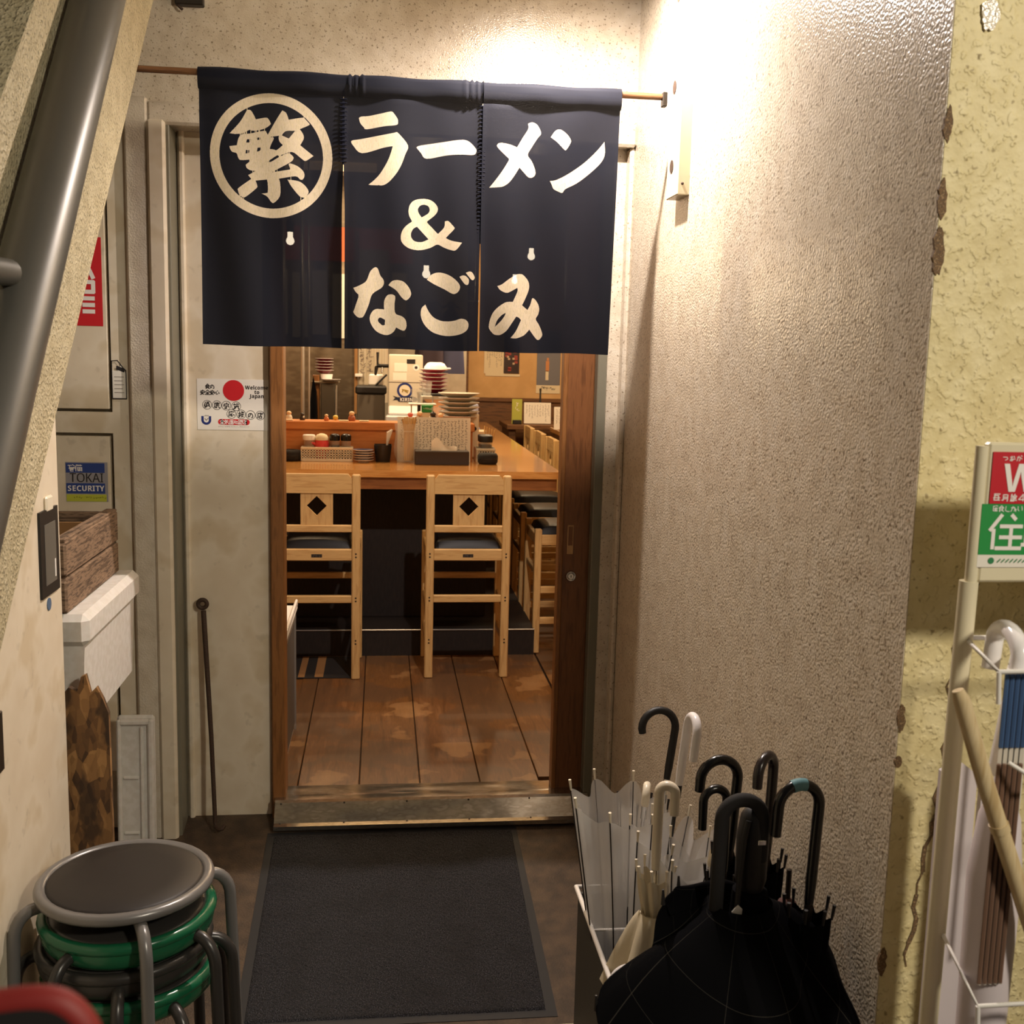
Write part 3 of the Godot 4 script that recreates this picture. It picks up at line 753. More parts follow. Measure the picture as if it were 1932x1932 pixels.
	put("globe", S().lathe([Vector2(0, -0.16), Vector2(0.08, -0.139), Vector2(0.139, -0.08), Vector2(0.16, 0), Vector2(0.139, 0.08), Vector2(0.08, 0.139), Vector2(0, 0.16)], 20), glow(Color(1, 0.95, 0.86), 3.0), al)
	put("pole", S().tube([Vector3(0, 0.15, 0), Vector3(0, 0.3, 0), Vector3(0.3, 0.34, 0), Vector3(0.5, 0.2, 0), Vector3(0.5, -3.09, 0)], 0.03), M.dark_steel, al)
	for k in PENDANTS.size():
		var pd := thing("pendant_lamp", ["bare bulb pendant over the left of the counter", "bare bulb pendant over the middle of the counter", "bare bulb pendant over the corner of the counter", "bare bulb pendant far along the counter wing"][k], "lamp", PENDANTS[k], Basis(), "bulb pendants over the counter")
		put("bulb", S().lathe([Vector2(0, -0.022), Vector2(0.0085, -0.0203), Vector2(0.0156, -0.0156), Vector2(0.0203, -0.0085), Vector2(0.022, 0), Vector2(0.0203, 0.0085), Vector2(0.014, 0.02), Vector2(0.014, 0.05), Vector2(0, 0.05)], 24), glow(Color(1, 0.92, 0.8), 110.0), pd)
		put("socket", S().lathe([Vector2(0.02, 0.045), Vector2(0.022, 0.1), Vector2(0.008, 0.115), Vector2(0, 0.115)], 14), M.black, pd)
		put("cord", S().tube([Vector3(0, 0.11, 0), Vector3(0, 2.7 - PENDANTS[k].y, 0)], 0.003, 6), M.black, pd)
	for k in CEILING_PANELS.size():
		var cl := thing("ceiling_light", ["ceiling light box over the kitchen", "ceiling light box just inside the doorway", "ceiling light box over the back tables"][k], "ceiling light", CEILING_PANELS[k], Basis(), "ceiling light boxes")
		put("housing", S().span(Vector3(-0.6, 0.0, -0.17), Vector3(0.6, 0.04, 0.17), 0.006), M.white, cl)
		put("diffuser", S().span(Vector3(-0.56, -0.012, -0.13), Vector3(0.56, 0.002, 0.13)), glow(Color(1, 0.86, 0.66), 2.0), cl)

# ---- noren, its rod, the channel, mat, hook, stickers on the door panel
func build_entrance() -> void:
	var rod := thing("noren_rod", "thin brown wooden rod from which the navy noren hangs", "rod")
	put("pole", S().tube([Vector3(-0.66, 2.264, 0.5), Vector3(0.2, 2.2645, 0.5), Vector3(0.752, 2.264, 0.5)], 0.0085, 10), M.rod, rod)
	put("hook_bracket", S().span(Vector3(0.744, 2.238, 0.49), Vector3(0.757, 2.276, 0.512), 0.002), M.dark_steel, rod)
	var noren := thing("noren", "navy cotton noren curtain in three panels with cream brush lettering over the doorway", "curtain")
	var edges := [[-0.4715, -0.105], [-0.104, 0.259], [0.26, 0.6295]]
	for k in 3:
		var g := []
		var x0: float = edges[k][0]
		var x1: float = edges[k][1]
		for i in 61:
			var f := i / 60.0
			var col := []
			var x := lerpf(x0, x1, f)
			var xs := lerpf(x0 - 0.002, x1 + 0.002, f)   # the sleeve is one piece
			var puff := 1.0 + 0.12 * sin(x * 31.0 + 1.7) + (0.25 if absf(x + 0.07) < 0.02 or absf(x - 0.235) < 0.025 else 0.0) * sin(x * 420.0)
			for a in [225, 190, 150, 120, 90, 60, 30, 5]:
				var r := 0.0135 * puff
				var t := deg_to_rad(a)
				col.append(Vector3(xs, 2.2645 + r * sin(t), 0.5 + r * cos(t)))
			for e in [[2.254, 0.0155], [2.244, 0.016], [2.234, 0.0145], [2.227, 0.011], [2.2225, 0.0065]]:
				col.append(Vector3(xs, e[0] + 0.001 * sin(x * 50.0), 0.5 + e[1] * puff))
			for j in range(0, 48):
				var y := lerpf(2.2205, 1.5735, j / 47.0)
				var d := 2.2205 - y
				var grow := smoothstep(0.0, 0.5, d)
				var wav := 0.0045 * sin(x * 17.0 + k * 1.3 + d * 2.0) + 0.003 * sin(x * 41.0 - d * 5.0 + k) + 0.006 * sin(x * 7.0 + 0.6) * sin(d * 4.0)
				var pull := 0.003 * sin((x + d * 0.7) * 26.0) * exp(-d * 7.0) + 0.0035 * exp(-pow((x - d * 0.55 - 0.02) / 0.05, 2.0)) * smoothstep(0.3, 0.6, d)
				var seam := 0.0015 * exp(-pow((f if f < 0.5 else 1.0 - f) * (x1 - x0) / 0.006, 2.0))
				# below the stitched length the loose edges hang a little apart
				var left_slit := (k == 0 and f > 0.5) or (k == 1 and f < 0.5)
				var slack := 0.0 if (k == 0 and f < 0.5) or (k == 2 and f > 0.5) else 0.0034 * smoothstep(0.16, 0.3, d) if left_slit else 0.0017 * smoothstep(0.34, 0.45, d)
				var xx := x + slack * (-(f * 2.0 - 1.0)) * absf(f * 2.0 - 1.0)
				var taper := 0.009 * d / 0.66 * (f if k == 2 else 0.0)
				col.append(Vector3(xx - taper, y + 0.0012 * sin(x * 23.0 + k) * grow, 0.5045 + wav * (0.35 + 0.65 * grow) + pull + seam))
			g.append(col)
		var sh := S()
		# texture follows the length of the cloth
		var c: int = g[0].size()
		var nn := []
		for i in 61:
			var row := []
			for j in c:
				var w: Vector3 = (g[mini(i + 1, 60)][j] - g[maxi(i - 1, 0)][j]).cross(g[i][maxi(j - 1, 0)] - g[i][mini(j + 1, c - 1)]).normalized()
				row.append(w)
			nn.append(row)
		for i in 60:
			for j in c - 1:
				var uv := []
				for e in [[i, j], [i + 1, j], [i + 1, j + 1], [i, j + 1]]:
					uv.append(Vector2((lerpf(x0, x1, e[0] / 60.0) + 0.472) / 1.102, clampf((2.274 - g[e[0]][e[1]].y) / 0.7053, 0.002, 0.998)))
				sh.tri(g[i][j], g[i + 1][j], g[i + 1][j + 1], nn[i][j], nn[i + 1][j], nn[i + 1][j + 1], uv[0], uv[1], uv[2])
				sh.tri(g[i][j], g[i + 1][j + 1], g[i][j + 1], nn[i][j], nn[i + 1][j + 1], nn[i][j + 1], uv[0], uv[2], uv[3])
		put("cloth_panel", sh, M.noren, noren)
	var stitch := S()
	for s in [[-0.1045, 2.05, 2.215], [0.2595, 1.86, 2.215]]:
		var y: float = s[2]
		while y > s[1]:
			stitch.box(Vector3(s[0] + rng.randf_range(-0.001, 0.001), y, 0.507), Vector3(0.019, 0.003, 0.002), 0.0009, Basis(Vector3.BACK, rng.randf_range(-0.1, 0.1)))
			y -= 0.0105
		stitch.box(Vector3(s[0], (s[1] + s[2]) / 2, 0.505), Vector3(0.006, s[2] - s[1], 0.002))
	put("seam_stitching", stitch, mat(Color8(15, 18, 34), 0.8, 0.0, 0.3), noren)
	# steel channel on the right wall
	var ch := thing("wall_channel", "cream painted steel channel fixed upright on the right wall beside the noren rod", "channel")
	put("body", S().span(Vector3(0.758, 1.99, 0.536), Vector3(0.793, 2.99, 0.649), 0.002), M.rack_white, ch)
	for p in [Vector2(2.07, 0.583), Vector2(2.272, 0.579), Vector2(2.5, 0.583)]:
		put("bolt_hole", S().lathe([Vector2(0.0, 0.0), Vector2(0.017, 0.0), Vector2(0.017, 0.001), Vector2(0.0, 0.001)], 16), M.rust, ch, Vector3(0.7575, p.x, p.y), aim(Vector3(-1, 0, 0)))
	put("screw", S().lathe([Vector2(0.004, 0), Vector2(0.003, 0.002), Vector2(0, 0.0025)], 8), M.rust, ch, Vector3(0.771, 2.018, 0.649), aim(Vector3(0, 0, 1), Vector3.UP))
	var br := thing("ceiling_bracket", "small dark metal bracket high on the wall at the top left", "bracket")
	put("plate", S().span(Vector3(-0.612, 2.562, 0.0), Vector3(-0.53, 2.64, 0.03), 0.003), M.dark_steel, br)
	put("twisted_end", S().tube([Vector3(-0.606, 2.57, 0.02), Vector3(-0.6, 2.556, 0.025), Vector3(-0.59, 2.548, 0.022)], 0.004, 6), M.rust, br)
	# door mat on the ramp
	var slope := Basis(Vector3.RIGHT, atan(0.176 / 1.07))
	var dm := thing("door_mat", "charcoal pile door mat with a rubber border lying on the ramp", "mat", Vector3(0.05, -0.0945, 0.444), slope)
	var border := S()
	border.prism(PackedVector2Array([Vector2(-0.417, -0.436), Vector2(0.425, -0.436), Vector2(0.414, 0.436), Vector2(-0.414, 0.436)]), -0.004, 0.004, Transform3D(Basis(Vector3.RIGHT, -PI / 2), Vector3.ZERO))
	put("rubber_border", border, M.rubber, dm)
	var pl := []
	var r2 := FastNoiseLite.new()
	r2.seed = 5; r2.frequency = 60.0
	for i in 141:
		var col := []
		for j in 141:
			var e := minf(minf(i, 140 - i), minf(j, 140 - j))
			col.append(Vector3(-0.392 + 0.789 * i / 140.0, 0.003 if e == 0 else 0.0085 + 0.0022 * r2.get_noise_2d(i * 0.1, j * 0.1) + rng.randf_range(-0.0012, 0.0012), -0.417 + 0.83 * j / 140.0))
		pl.append(col)
	put("pile", S().grid(pl, Vector3.UP), M.mat_pile, dm)
	# iron hook leaning in the corner
	var pk := thing("iron_hook_rod", "dark iron rod with a ring end leaning on the cream door panel", "rod")
	var shaft := S().tube([Vector3(-0.573, 0.715, -0.07), Vector3(-0.548, 0.3, -0.03), Vector3(-0.535, 0.02, 0.0), Vector3(-0.532, 0.006, 0.012), Vector3(-0.52, 0.004, 0.03), Vector3(-0.508, 0.006, 0.028), Vector3(-0.503, 0.012, 0.018)], [0.0085, 0.0075, 0.007, 0.007, 0.007, 0.0065, 0.006], 10)
	put("shaft", shaft, M.rust, pk)
	var ring := []
	for k in 20: ring.append(Vector3(-0.576, 0.737, -0.072) + Vector3(cos(TAU * k / 20), sin(TAU * k / 20), 0) * 0.014)
	put("ring", S().tube(ring, 0.007, 8, false, true), M.rust, pk)
	# welcome sticker
	var st := thing("welcome_sticker", "white sticker with a red disc and the words Welcome to Japan on the cream panel", "sticker", Vector3(-0.4745, 1.386, -0.0992))
	put("sheet", S().box(Vector3.ZERO, Vector3(0.225, 0.163, 0.0006)), M.paper, st)
	var L := func(x: float, y: float) -> Vector2: return Vector2((x - 907.0) * 0.00016, (755.0 - y) * 0.00016)
	var z := 0.0006
	put("red_disc", disc(S(), L.call(918, 470), 0, 0.0335, z, 40), M.red, st)
	var k1 := ink("食の", L.call(362, 350), 0.0145, 0.16, z)
	ink("安全安心", L.call(270, 470), 0.0142, 0.16, z, k1)
	for e in [["健", 398, 765], ["康", 590, 770], ["家", 775, 775], ["族", 968, 785], ["応", 872, 940], ["援", 1065, 945], ["の", 1250, 955], ["店", 1440, 960]]:
		ink(e[0], L.call(e[1] - 55, e[2] - 55), 0.0175, 0.16, z, k1)
		disc(k1, L.call(e[1], e[2]), 0.0134, 0.0149, z)
	for e in [["Welcome", 1375, 405], ["to", 1378, 495], ["Japan", 1378, 575]]:
		var p: Vector2 = L.call(e[1], e[2])
		put("english_words", latin(e[0], 0.0165), M.inkm, st, Vector3(p.x, p.y, z))
	var tiny := S()
	for k in 22:
		var p: Vector2 = L.call(620 + k * 28, 1195)
		for q in 3: bar(tiny, p + Vector2(rng.randf_range(-1, 1), rng.randf_range(-1, 1)) * 0.0018, p + Vector2(rng.randf_range(-1, 1), rng.randf_range(-1, 1)) * 0.0018, 0.0005, z)
	put("small_print", tiny, M.ink_grey, st)
	put("kanji", k1, M.inkm, st)
	var pill := S()
	pill.quad([Vector3(L.call(660, 0).x, L.call(0, 1160).y, z), Vector3(L.call(1180, 0).x, L.call(0, 1160).y, z), Vector3(L.call(1180, 0).x, L.call(0, 1045).y, z), Vector3(L.call(660, 0).x, L.call(0, 1045).y, z)], Vector3(0, 0, 1))
	disc(pill, L.call(665, 1102), 0, 0.0092, z)
	disc(pill, L.call(1175, 1102), 0, 0.0092, z)
	put("red_pill", pill, M.red, st)
	put("pill_words", ink("全飲連加盟店", L.call(645, 1060), 0.0135, 0.11, z + 0.0003), M.ink_white, st)
	var uu := S()
	for s in 14:
		var a := PI + PI * s / 14.0
		var b := PI + PI * (s + 1) / 14.0
		var q := []
		for p in [[a, 0.008], [a, 0.0155], [b, 0.0155], [b, 0.008]]:
			var w: Vector2 = L.call(378, 1070) + Vector2(cos(p[0]), sin(p[0])) * p[1]
			q.append(Vector3(w.x, w.y, z))
		uu.quad(q, Vector3(0, 0, 1))
	for sx in [-1.0, 1.0]: bar(uu, L.call(378, 1075) + Vector2(sx * 0.01175, 0), L.call(378, 1005) + Vector2(sx * 0.01175, 0), 0.0075, z)
	put("emblem", uu, M.navy_ink, st)
	var chk := S()
	bar(chk, L.call(350, 1040), L.call(378, 1075), 0.002, z); bar(chk, L.call(378, 1075), L.call(415, 1035), 0.002, z)
	for k in 3: bar(chk, L.call(350 + k * 28, 990), L.call(365 + k * 28, 975), 0.0018, z)
	put("emblem_mark", chk, M.ink_grey, st)

# ---- left side: stairs, access doors, crate, foam boxes, boards, steel door, stools
func build_left() -> void:
	var d3 := thing("door_3", "", "")
	tag(d3, "cream metal access doors with narrow gaps behind the staircase and crate", "access door", "", "structure")
	put("upper_door", S().span(Vector3(-1.495, 1.37, -0.03), Vector3(-0.835, 2.2, 0.002), 0.002), M.panel, d3)
	put("lower_door", S().span(Vector3(-1.495, 0.2, -0.03), Vector3(-0.837, 1.286, 0.002), 0.002), M.panel, d3)
	put("hinge", S().tube([Vector3(-1.46, 1.5, 0.004), Vector3(-1.46, 1.6, 0.004)], 0.006, 8), M.dark_steel, d3)
	var ts := thing("security_sticker", "blue white and lime security company sticker on the lower access door", "sticker", Vector3(-0.908, 1.143, 0.0026))
	put("sheet", S().box(Vector3.ZERO, Vector3(0.126, 0.124, 0.0006)), M.grey_panel, ts)
	put("blue_band", S().box(Vector3(-0.004, 0.044, 0.0003), Vector3(0.116, 0.03, 0.0008)).box(Vector3(-0.004, -0.02, 0.0003), Vector3(0.116, 0.032, 0.0008)), M.blue_panel, ts)
	put("lime_band", S().box(Vector3(-0.002, -0.05, 0.0003), Vector3(0.12, 0.022, 0.0008)), M.lime, ts)
	put("company_words", latin("TOKAI", 0.037, false), M.inkm, ts, Vector3(0.0, 0.0125, 0.001))
	put("company_words", latin("SECURITY", 0.024), M.ink_white, ts, Vector3(-0.003, -0.02, 0.0014))
	put("kanji", ink("警備", Vector2(-0.055, 0.054), 0.02, 0.13, 0.001), M.ink_white, ts)
	var tm := scribble(0.1, 0.008, 14, 0.005, 0.001, 3)
	put("small_print", tm, M.inkm, ts, Vector3(0.008, -0.05, 0))
	var rs := thing("red_sticker", "red sticker with white characters on the upper access door", "sticker", Vector3(-0.925, 1.755, 0.0026))
	put("sheet", S().box(Vector3.ZERO, Vector3(0.158, 0.265, 0.0006)), M.red, rs)
	put("kanji", ink("人器", Vector2(-0.035, 0.1), 0.088, 0.14, 0.0008, null, Vector2(0, 1.15)), M.ink_white, rs)
	var lg := thing("inspection_tag", "torn white paper tag with a black outline on the wall beside the access doors", "tag", Vector3(-0.803, 1.46, 0.003))
	put("sheet", S().prism(PackedVector2Array([Vector2(-0.02, -0.055), Vector2(0.02, -0.055), Vector2(0.02, 0.02), Vector2(0.008, 0.05), Vector2(-0.004, 0.028), Vector2(-0.02, 0.03)]), 0, 0.0008), M.paper, lg)
	var rim := S()
	var rp := [Vector2(-0.021, -0.057), Vector2(0.021, -0.057), Vector2(0.021, 0.03), Vector2(0.014, 0.036), Vector2(-0.004, 0.06), Vector2(-0.021, 0.058)]
	for k in 6: bar(rim, rp[k], rp[(k + 1) % 6], 0.0028, 0.001)
	for k in 9: bar(rim, Vector2(-0.006, 0.034 + k * 0.001), Vector2(0.015, 0.026 + k * 0.001), 0.004, 0.001)
	put("black_outline", rim, M.inkm, lg)
	var lines := S()
	for k in 5: bar(lines, Vector2(-0.014, 0.01 - k * 0.012), Vector2(0.014 - 0.004 * (k % 2), 0.01 - k * 0.012), 0.0014, 0.0011)
	put("small_print", lines, M.ink_grey, lg)
	# staircase: inclined plaster stringer, beam, tube rail; rises away from the viewer
	var stair := thing("staircase", "steep plastered staircase with a thick steel tube rail crossing the upper left", "staircase")
	var a := Vector2(2.3, 0.41)      # z, y of the stringer's lower edge at its foot and at its head
	var b := Vector2(0.02, 2.78)
	var flip := Transform3D(Basis(Vector3(0, 0, 1), Vector3(0, 1, 0), Vector3(-1, 0, 0)), Vector3(-0.62, 0, 0))
	var band := func(lo: float, hi: float, x0: float, x1: float) -> Shape: return S().prism(PackedVector2Array([a + Vector2(0, lo), b + Vector2(0, lo), b + Vector2(0, hi), a + Vector2(0, hi)]), x0, x1, flip)
	put("stringer", band.call(0.0, 0.75, 0.0, 0.12), M.stair, stair)
	put("beam", S().prism(PackedVector2Array([a + Vector2(0, 0.75), b + Vector2(0, 0.75), b + Vector2(0, 0.86), a + Vector2(0, 0.86)]), -0.03, 0.5, flip), M.stair, stair)
	for k in 7:
		var f := (k + 0.5) / 7.0
		var p: Vector2 = a.lerp(b, f)
		put("tread", S().span(Vector3(-1.4, p.y + 0.9, p.x - 0.3), Vector3(-0.7, p.y + 0.94, p.x), 0.004), M.concrete, stair)
	var rail := put("tube_rail", S().tube([Vector3(-0.565, 0.72, 2.46), Vector3(-0.565, 1.54, 1.752), Vector3(-0.565, 2.243, 1.132), Vector3(-0.565, 3.1, 0.376)], 0.05, 24), M.pipe, stair)
	put("cross_bar", S().tube([Vector3(-0.57, 1.672, 1.715), Vector3(-0.59, 1.67, 1.9), Vector3(-0.6, 1.668, 2.3)], 0.021, 16), M.pipe, rail)
	put("cross_bar", S().tube([Vector3(-0.57, 2.33, 1.07), Vector3(-0.57, 2.36, 1.3)], 0.012, 12), M.pipe, rail)
	put("bolt", S().lathe([Vector2(0.012, 0), Vector2(0.012, 0.008), Vector2(0, 0.01)], 8), M.dark_steel, rail, Vector3(-0.545, 2.3, 1.16), aim(Vector3(0.9, -0.3, 0.4)))
	# cream steel door standing along the left
	var d4 := thing("door_4", "", "")
	tag(d4, "cream steel door at the left edge with a small dark viewing slot", "door", "", "structure")
	put("leaf", S().span(Vector3(-0.78, -0.19, 0.93), Vector3(-0.73, 1.95, 2.9), 0.006), M.panel, d4)
	put("slot_frame", S().prism(PackedVector2Array([Vector2(-0.065, -0.094), Vector2(0.065, -0.094), Vector2(0.065, 0.096), Vector2(-0.065, 0.096)]), 0, 0.006, Transform3D(Basis(Vector3.UP, PI / 2), Vector3(-0.7305, 1.11, 1.027))), M.black, d4)
	var sg := put("slot_glass", S().span(Vector3(-0.7255, 1.04, 0.985), Vector3(-0.7235, 1.175, 1.065), 0.0005), mat(Color8(96, 92, 86), 0.15), d4)
	put("white_tab", S().span(Vector3(-0.7237, 1.05, 0.992), Vector3(-0.723, 1.09, 1.0)), M.white, sg)
	put("ivory_latch", S().span(Vector3(-0.731, 1.2, 1.0), Vector3(-0.722, 1.235, 1.045), 0.004), M.ivory, d4)
	put("blue_disc", S().lathe([Vector2(0, 0), Vector2(0.014, 0), Vector2(0.014, 0.002), Vector2(0, 0.002)], 20), mat(Color8(76, 100, 128), 0.5), d4, Vector3(-0.73, 0.994, 1.034), aim(Vector3(1, 0, 0)))
	put("hinge_plate", S().span(Vector3(-0.731, 0.74, 1.362), Vector3(-0.726, 0.86, 1.46), 0.002), M.dark_steel, d4)
	# crate on the foam box
	var cr := thing("wooden_crate", "old dark stained wooden crate resting on the white foam box", "crate", Vector3(-0.95, 0.927, 0.592))
	for k in 2:
		put("plank", S().box(Vector3(0.2, 0.043 + 0.089 * k, 0), Vector3(0.018, 0.083, 0.512), 0.003), M.crate, cr)
		put("plank", S().box(Vector3(-0.2, 0.043 + 0.089 * k, 0), Vector3(0.018, 0.083, 0.512), 0.003), M.crate, cr)
		put("end_plank", S().box(Vector3(0, 0.043 + 0.089 * k, 0.248), Vector3(0.38, 0.083, 0.016), 0.002), M.crate_end, cr)
		put("end_plank", S().box(Vector3(0, 0.043 + 0.089 * k, -0.248), Vector3(0.38, 0.083, 0.016), 0.002), M.crate_end, cr)
		put("end_block", S().box(Vector3(0.183, 0.043 + 0.089 * k, 0.262), Vector3(0.056, 0.078, 0.012), 0.006), M.crate_end, cr)
	put("rim_slat", S().box(Vector3(0.192, 0.177, 0), Vector3(0.03, 0.008, 0.514), 0.002), M.crate, cr)
	put("base_board", S().box(Vector3(0, 0.006, 0), Vector3(0.38, 0.01, 0.49)), M.crate, cr)
	var cb := thing("cardboard_sheet", "brown cardboard standing inside the wooden crate", "cardboard", Vector3(-0.93, 0.94, 0.42), Basis(Vector3.RIGHT, 0.1))
	put("sheet", S().box(Vector3(0, 0.07, 0), Vector3(0.27, 0.15, 0.006)).box(Vector3(-0.1, 0.06, 0.12), Vector3(0.006, 0.12, 0.24)), M.cardboard, cb)
	var fb := thing("foam_box", "white polystyrene box with a thick lid under the wooden crate", "box", Vector3(-0.93, 0.6, 0.58))
	put("body", S().prism(PackedVector2Array([Vector2(-0.22, 0.03), Vector2(-0.19, 0), Vector2(0.19, 0), Vector2(0.215, 0.03), Vector2(0.225, 0.25), Vector2(-0.23, 0.25)]), -0.26, 0.27), M.foam, fb)
	put("lid", S().box(Vector3(0, 0.286, 0), Vector3(0.476, 0.08, 0.57), 0.016), M.foam, fb)
	var fb2 := thing("foam_carton", "white polystyrene carton at the bottom of the stack behind the steel door", "box", Vector3(-1.05, 0.0, 0.45))
	put("body", S().box(Vector3(0, 0.29, 0), Vector3(0.24, 0.6, 0.5), 0.02), M.foam, fb2)
	var ob := thing("chipboard_sheet", "dark stained chipboard sheet with a broken top leaning below the foam box", "board", Vector3(-0.66, -0.167, 0.9))
	put("sheet", S().prism(PackedVector2Array([Vector2(-0.28, 0), Vector2(0.025, 0), Vector2(0.02, 0.865), Vector2(0.008, 0.9), Vector2(-0.006, 0.93), Vector2(-0.02, 0.915), Vector2(-0.03, 0.96), Vector2(-0.041, 0.955), Vector2(-0.05, 0.92), Vector2(-0.07, 0.93), Vector2(-0.09, 0.905), Vector2(-0.28, 0.92)]), -0.008, 0.008), M.osb, ob)
	var fl := thing("polystyrene_cover", "white polystyrene lid with moulded recesses standing on edge below the pilaster", "lid", Vector3(-0.758, 0.0, 0.11), Basis(Vector3.RIGHT, -0.04))
	put("plate", S().box(Vector3(0, 0.21, 0), Vector3(0.115, 0.42, 0.02), 0.008), M.foam, fl)
	put("rim", S().box(Vector3(0.046, 0.21, 0.012), Vector3(0.02, 0.4, 0.02), 0.006).box(Vector3(-0.05, 0.21, 0.012), Vector3(0.014, 0.4, 0.02), 0.005).box(Vector3(0, 0.4, 0.012), Vector3(0.1, 0.02, 0.02), 0.006).box(Vector3(0.018, 0.2, 0.01), Vector3(0.012, 0.37, 0.014), 0.004), M.foam, fl)
	for yy in [0.22, 0.04]: put("rib", S().box(Vector3(-0.015, yy, 0.01), Vector3(0.05, 0.012, 0.012), 0.004), M.foam, fl)
	# stacked round stools
	var seats := [[M.dark_paint, M.green_paint, "bottommost green painted stool of the stack of round stools"], [M.dark_paint, M.dark_paint, "dark grey stool third from the top of the stack of round stools"], [M.dark_paint, M.green_paint, "bright green rimmed stool second from the top of the stack of round stools"], [M.grey_paint, M.grey_paint, "grey tube round stool with a dark brown seat on top of the stack"]]
	for k in 4:
		var o := thing("round_stool", seats[k][2], "stool", Vector3(-0.518 + [0.006, -0.004, 0.004, 0.0][k], -0.185 + 0.062 * k, 1.3), yaw([40, 8, 62, 22][k]) , "stacked round stools")
		round_stool(o, seats[k][0], seats[k][1], k == 3)
	var rd := thing("red_bag", "blurred black padded bag edge with red piping at the very bottom left corner", "bag", Vector3(0, 0, 3.05))
	var arc := [Vector3(-0.24, 1.284, 0), Vector3(-0.2, 1.2855, 0), Vector3(-0.165, 1.2865, 0), Vector3(-0.147, 1.288, 0), Vector3(-0.136, 1.2865, 0), Vector3(-0.1285, 1.2805, 0), Vector3(-0.1235, 1.271, 0), Vector3(-0.121, 1.255, 0), Vector3(-0.12, 1.22, 0)]
	var smooth := []
	for k in arc.size() - 1:
		for s in 4: smooth.append((arc[k] as Vector3).cubic_interpolate(arc[k + 1], arc[maxi(k - 1, 0)], arc[mini(k + 2, arc.size() - 1)], s / 4.0))
	arc = smooth
	put("red_piping", S().tube(arc, 0.0065, 14), mat(Color8(126, 30, 26), 0.6), rd)
	var face := PackedVector2Array()
	for p in arc: face.append(Vector2(p.x, p.y))
	face.append(Vector2(-0.24, 1.22))
	put("black_body", S().prism(face, -0.006, 0.0066), M.black_matt, rd)

func round_stool(o: Node3D, leg: Material, rim: Material, top: bool) -> void:
	var h := 0.47
	var ring := []
	for k in 40: ring.append(Vector3(cos(TAU * k / 40), 0, sin(TAU * k / 40)) * 0.165 + Vector3(0, h, 0))
	put("rim_tube", S().tube(ring, 0.0125, 12, false, true), rim, o)
	put("seat", S().lathe([Vector2(0.15, h - 0.012), Vector2(0.158, h - 0.004), Vector2(0.157, h + 0.006), Vector2(0.148, h + 0.0115), Vector2(0.1, h + 0.0145), Vector2(0, h + 0.0155)], 40), M.vinyl_seat if top else M.dark_paint, o)
	if not top: put("skirt", S().lathe([Vector2(0.14, h - 0.05), Vector2(0.158, h - 0.046), Vector2(0.169, h - 0.034), Vector2(0.1725, h - 0.018), Vector2(0.172, h - 0.004)], 40), rim, o)
	for k in 4:
		var d := Vector3(cos(TAU * k / 4), 0, sin(TAU * k / 4))
		var pts := [d * 0.12 + Vector3(0, h - 0.02, 0), d * 0.165 + Vector3(0, h - 0.02, 0)]
		for s in 7:
			var t := s / 6.0 * PI / 2
			pts.append(d * (0.172 + 0.043 * sin(t)) + Vector3(0, h - 0.022 - 0.06 * (1.0 - cos(t)), 0))
		pts.append(d * 0.222 + Vector3(0, 0.2, 0))
		pts.append(d * 0.228 + Vector3(0, 0.004, 0))
		put("leg", S().tube(pts, 0.0125, 12), leg, o)

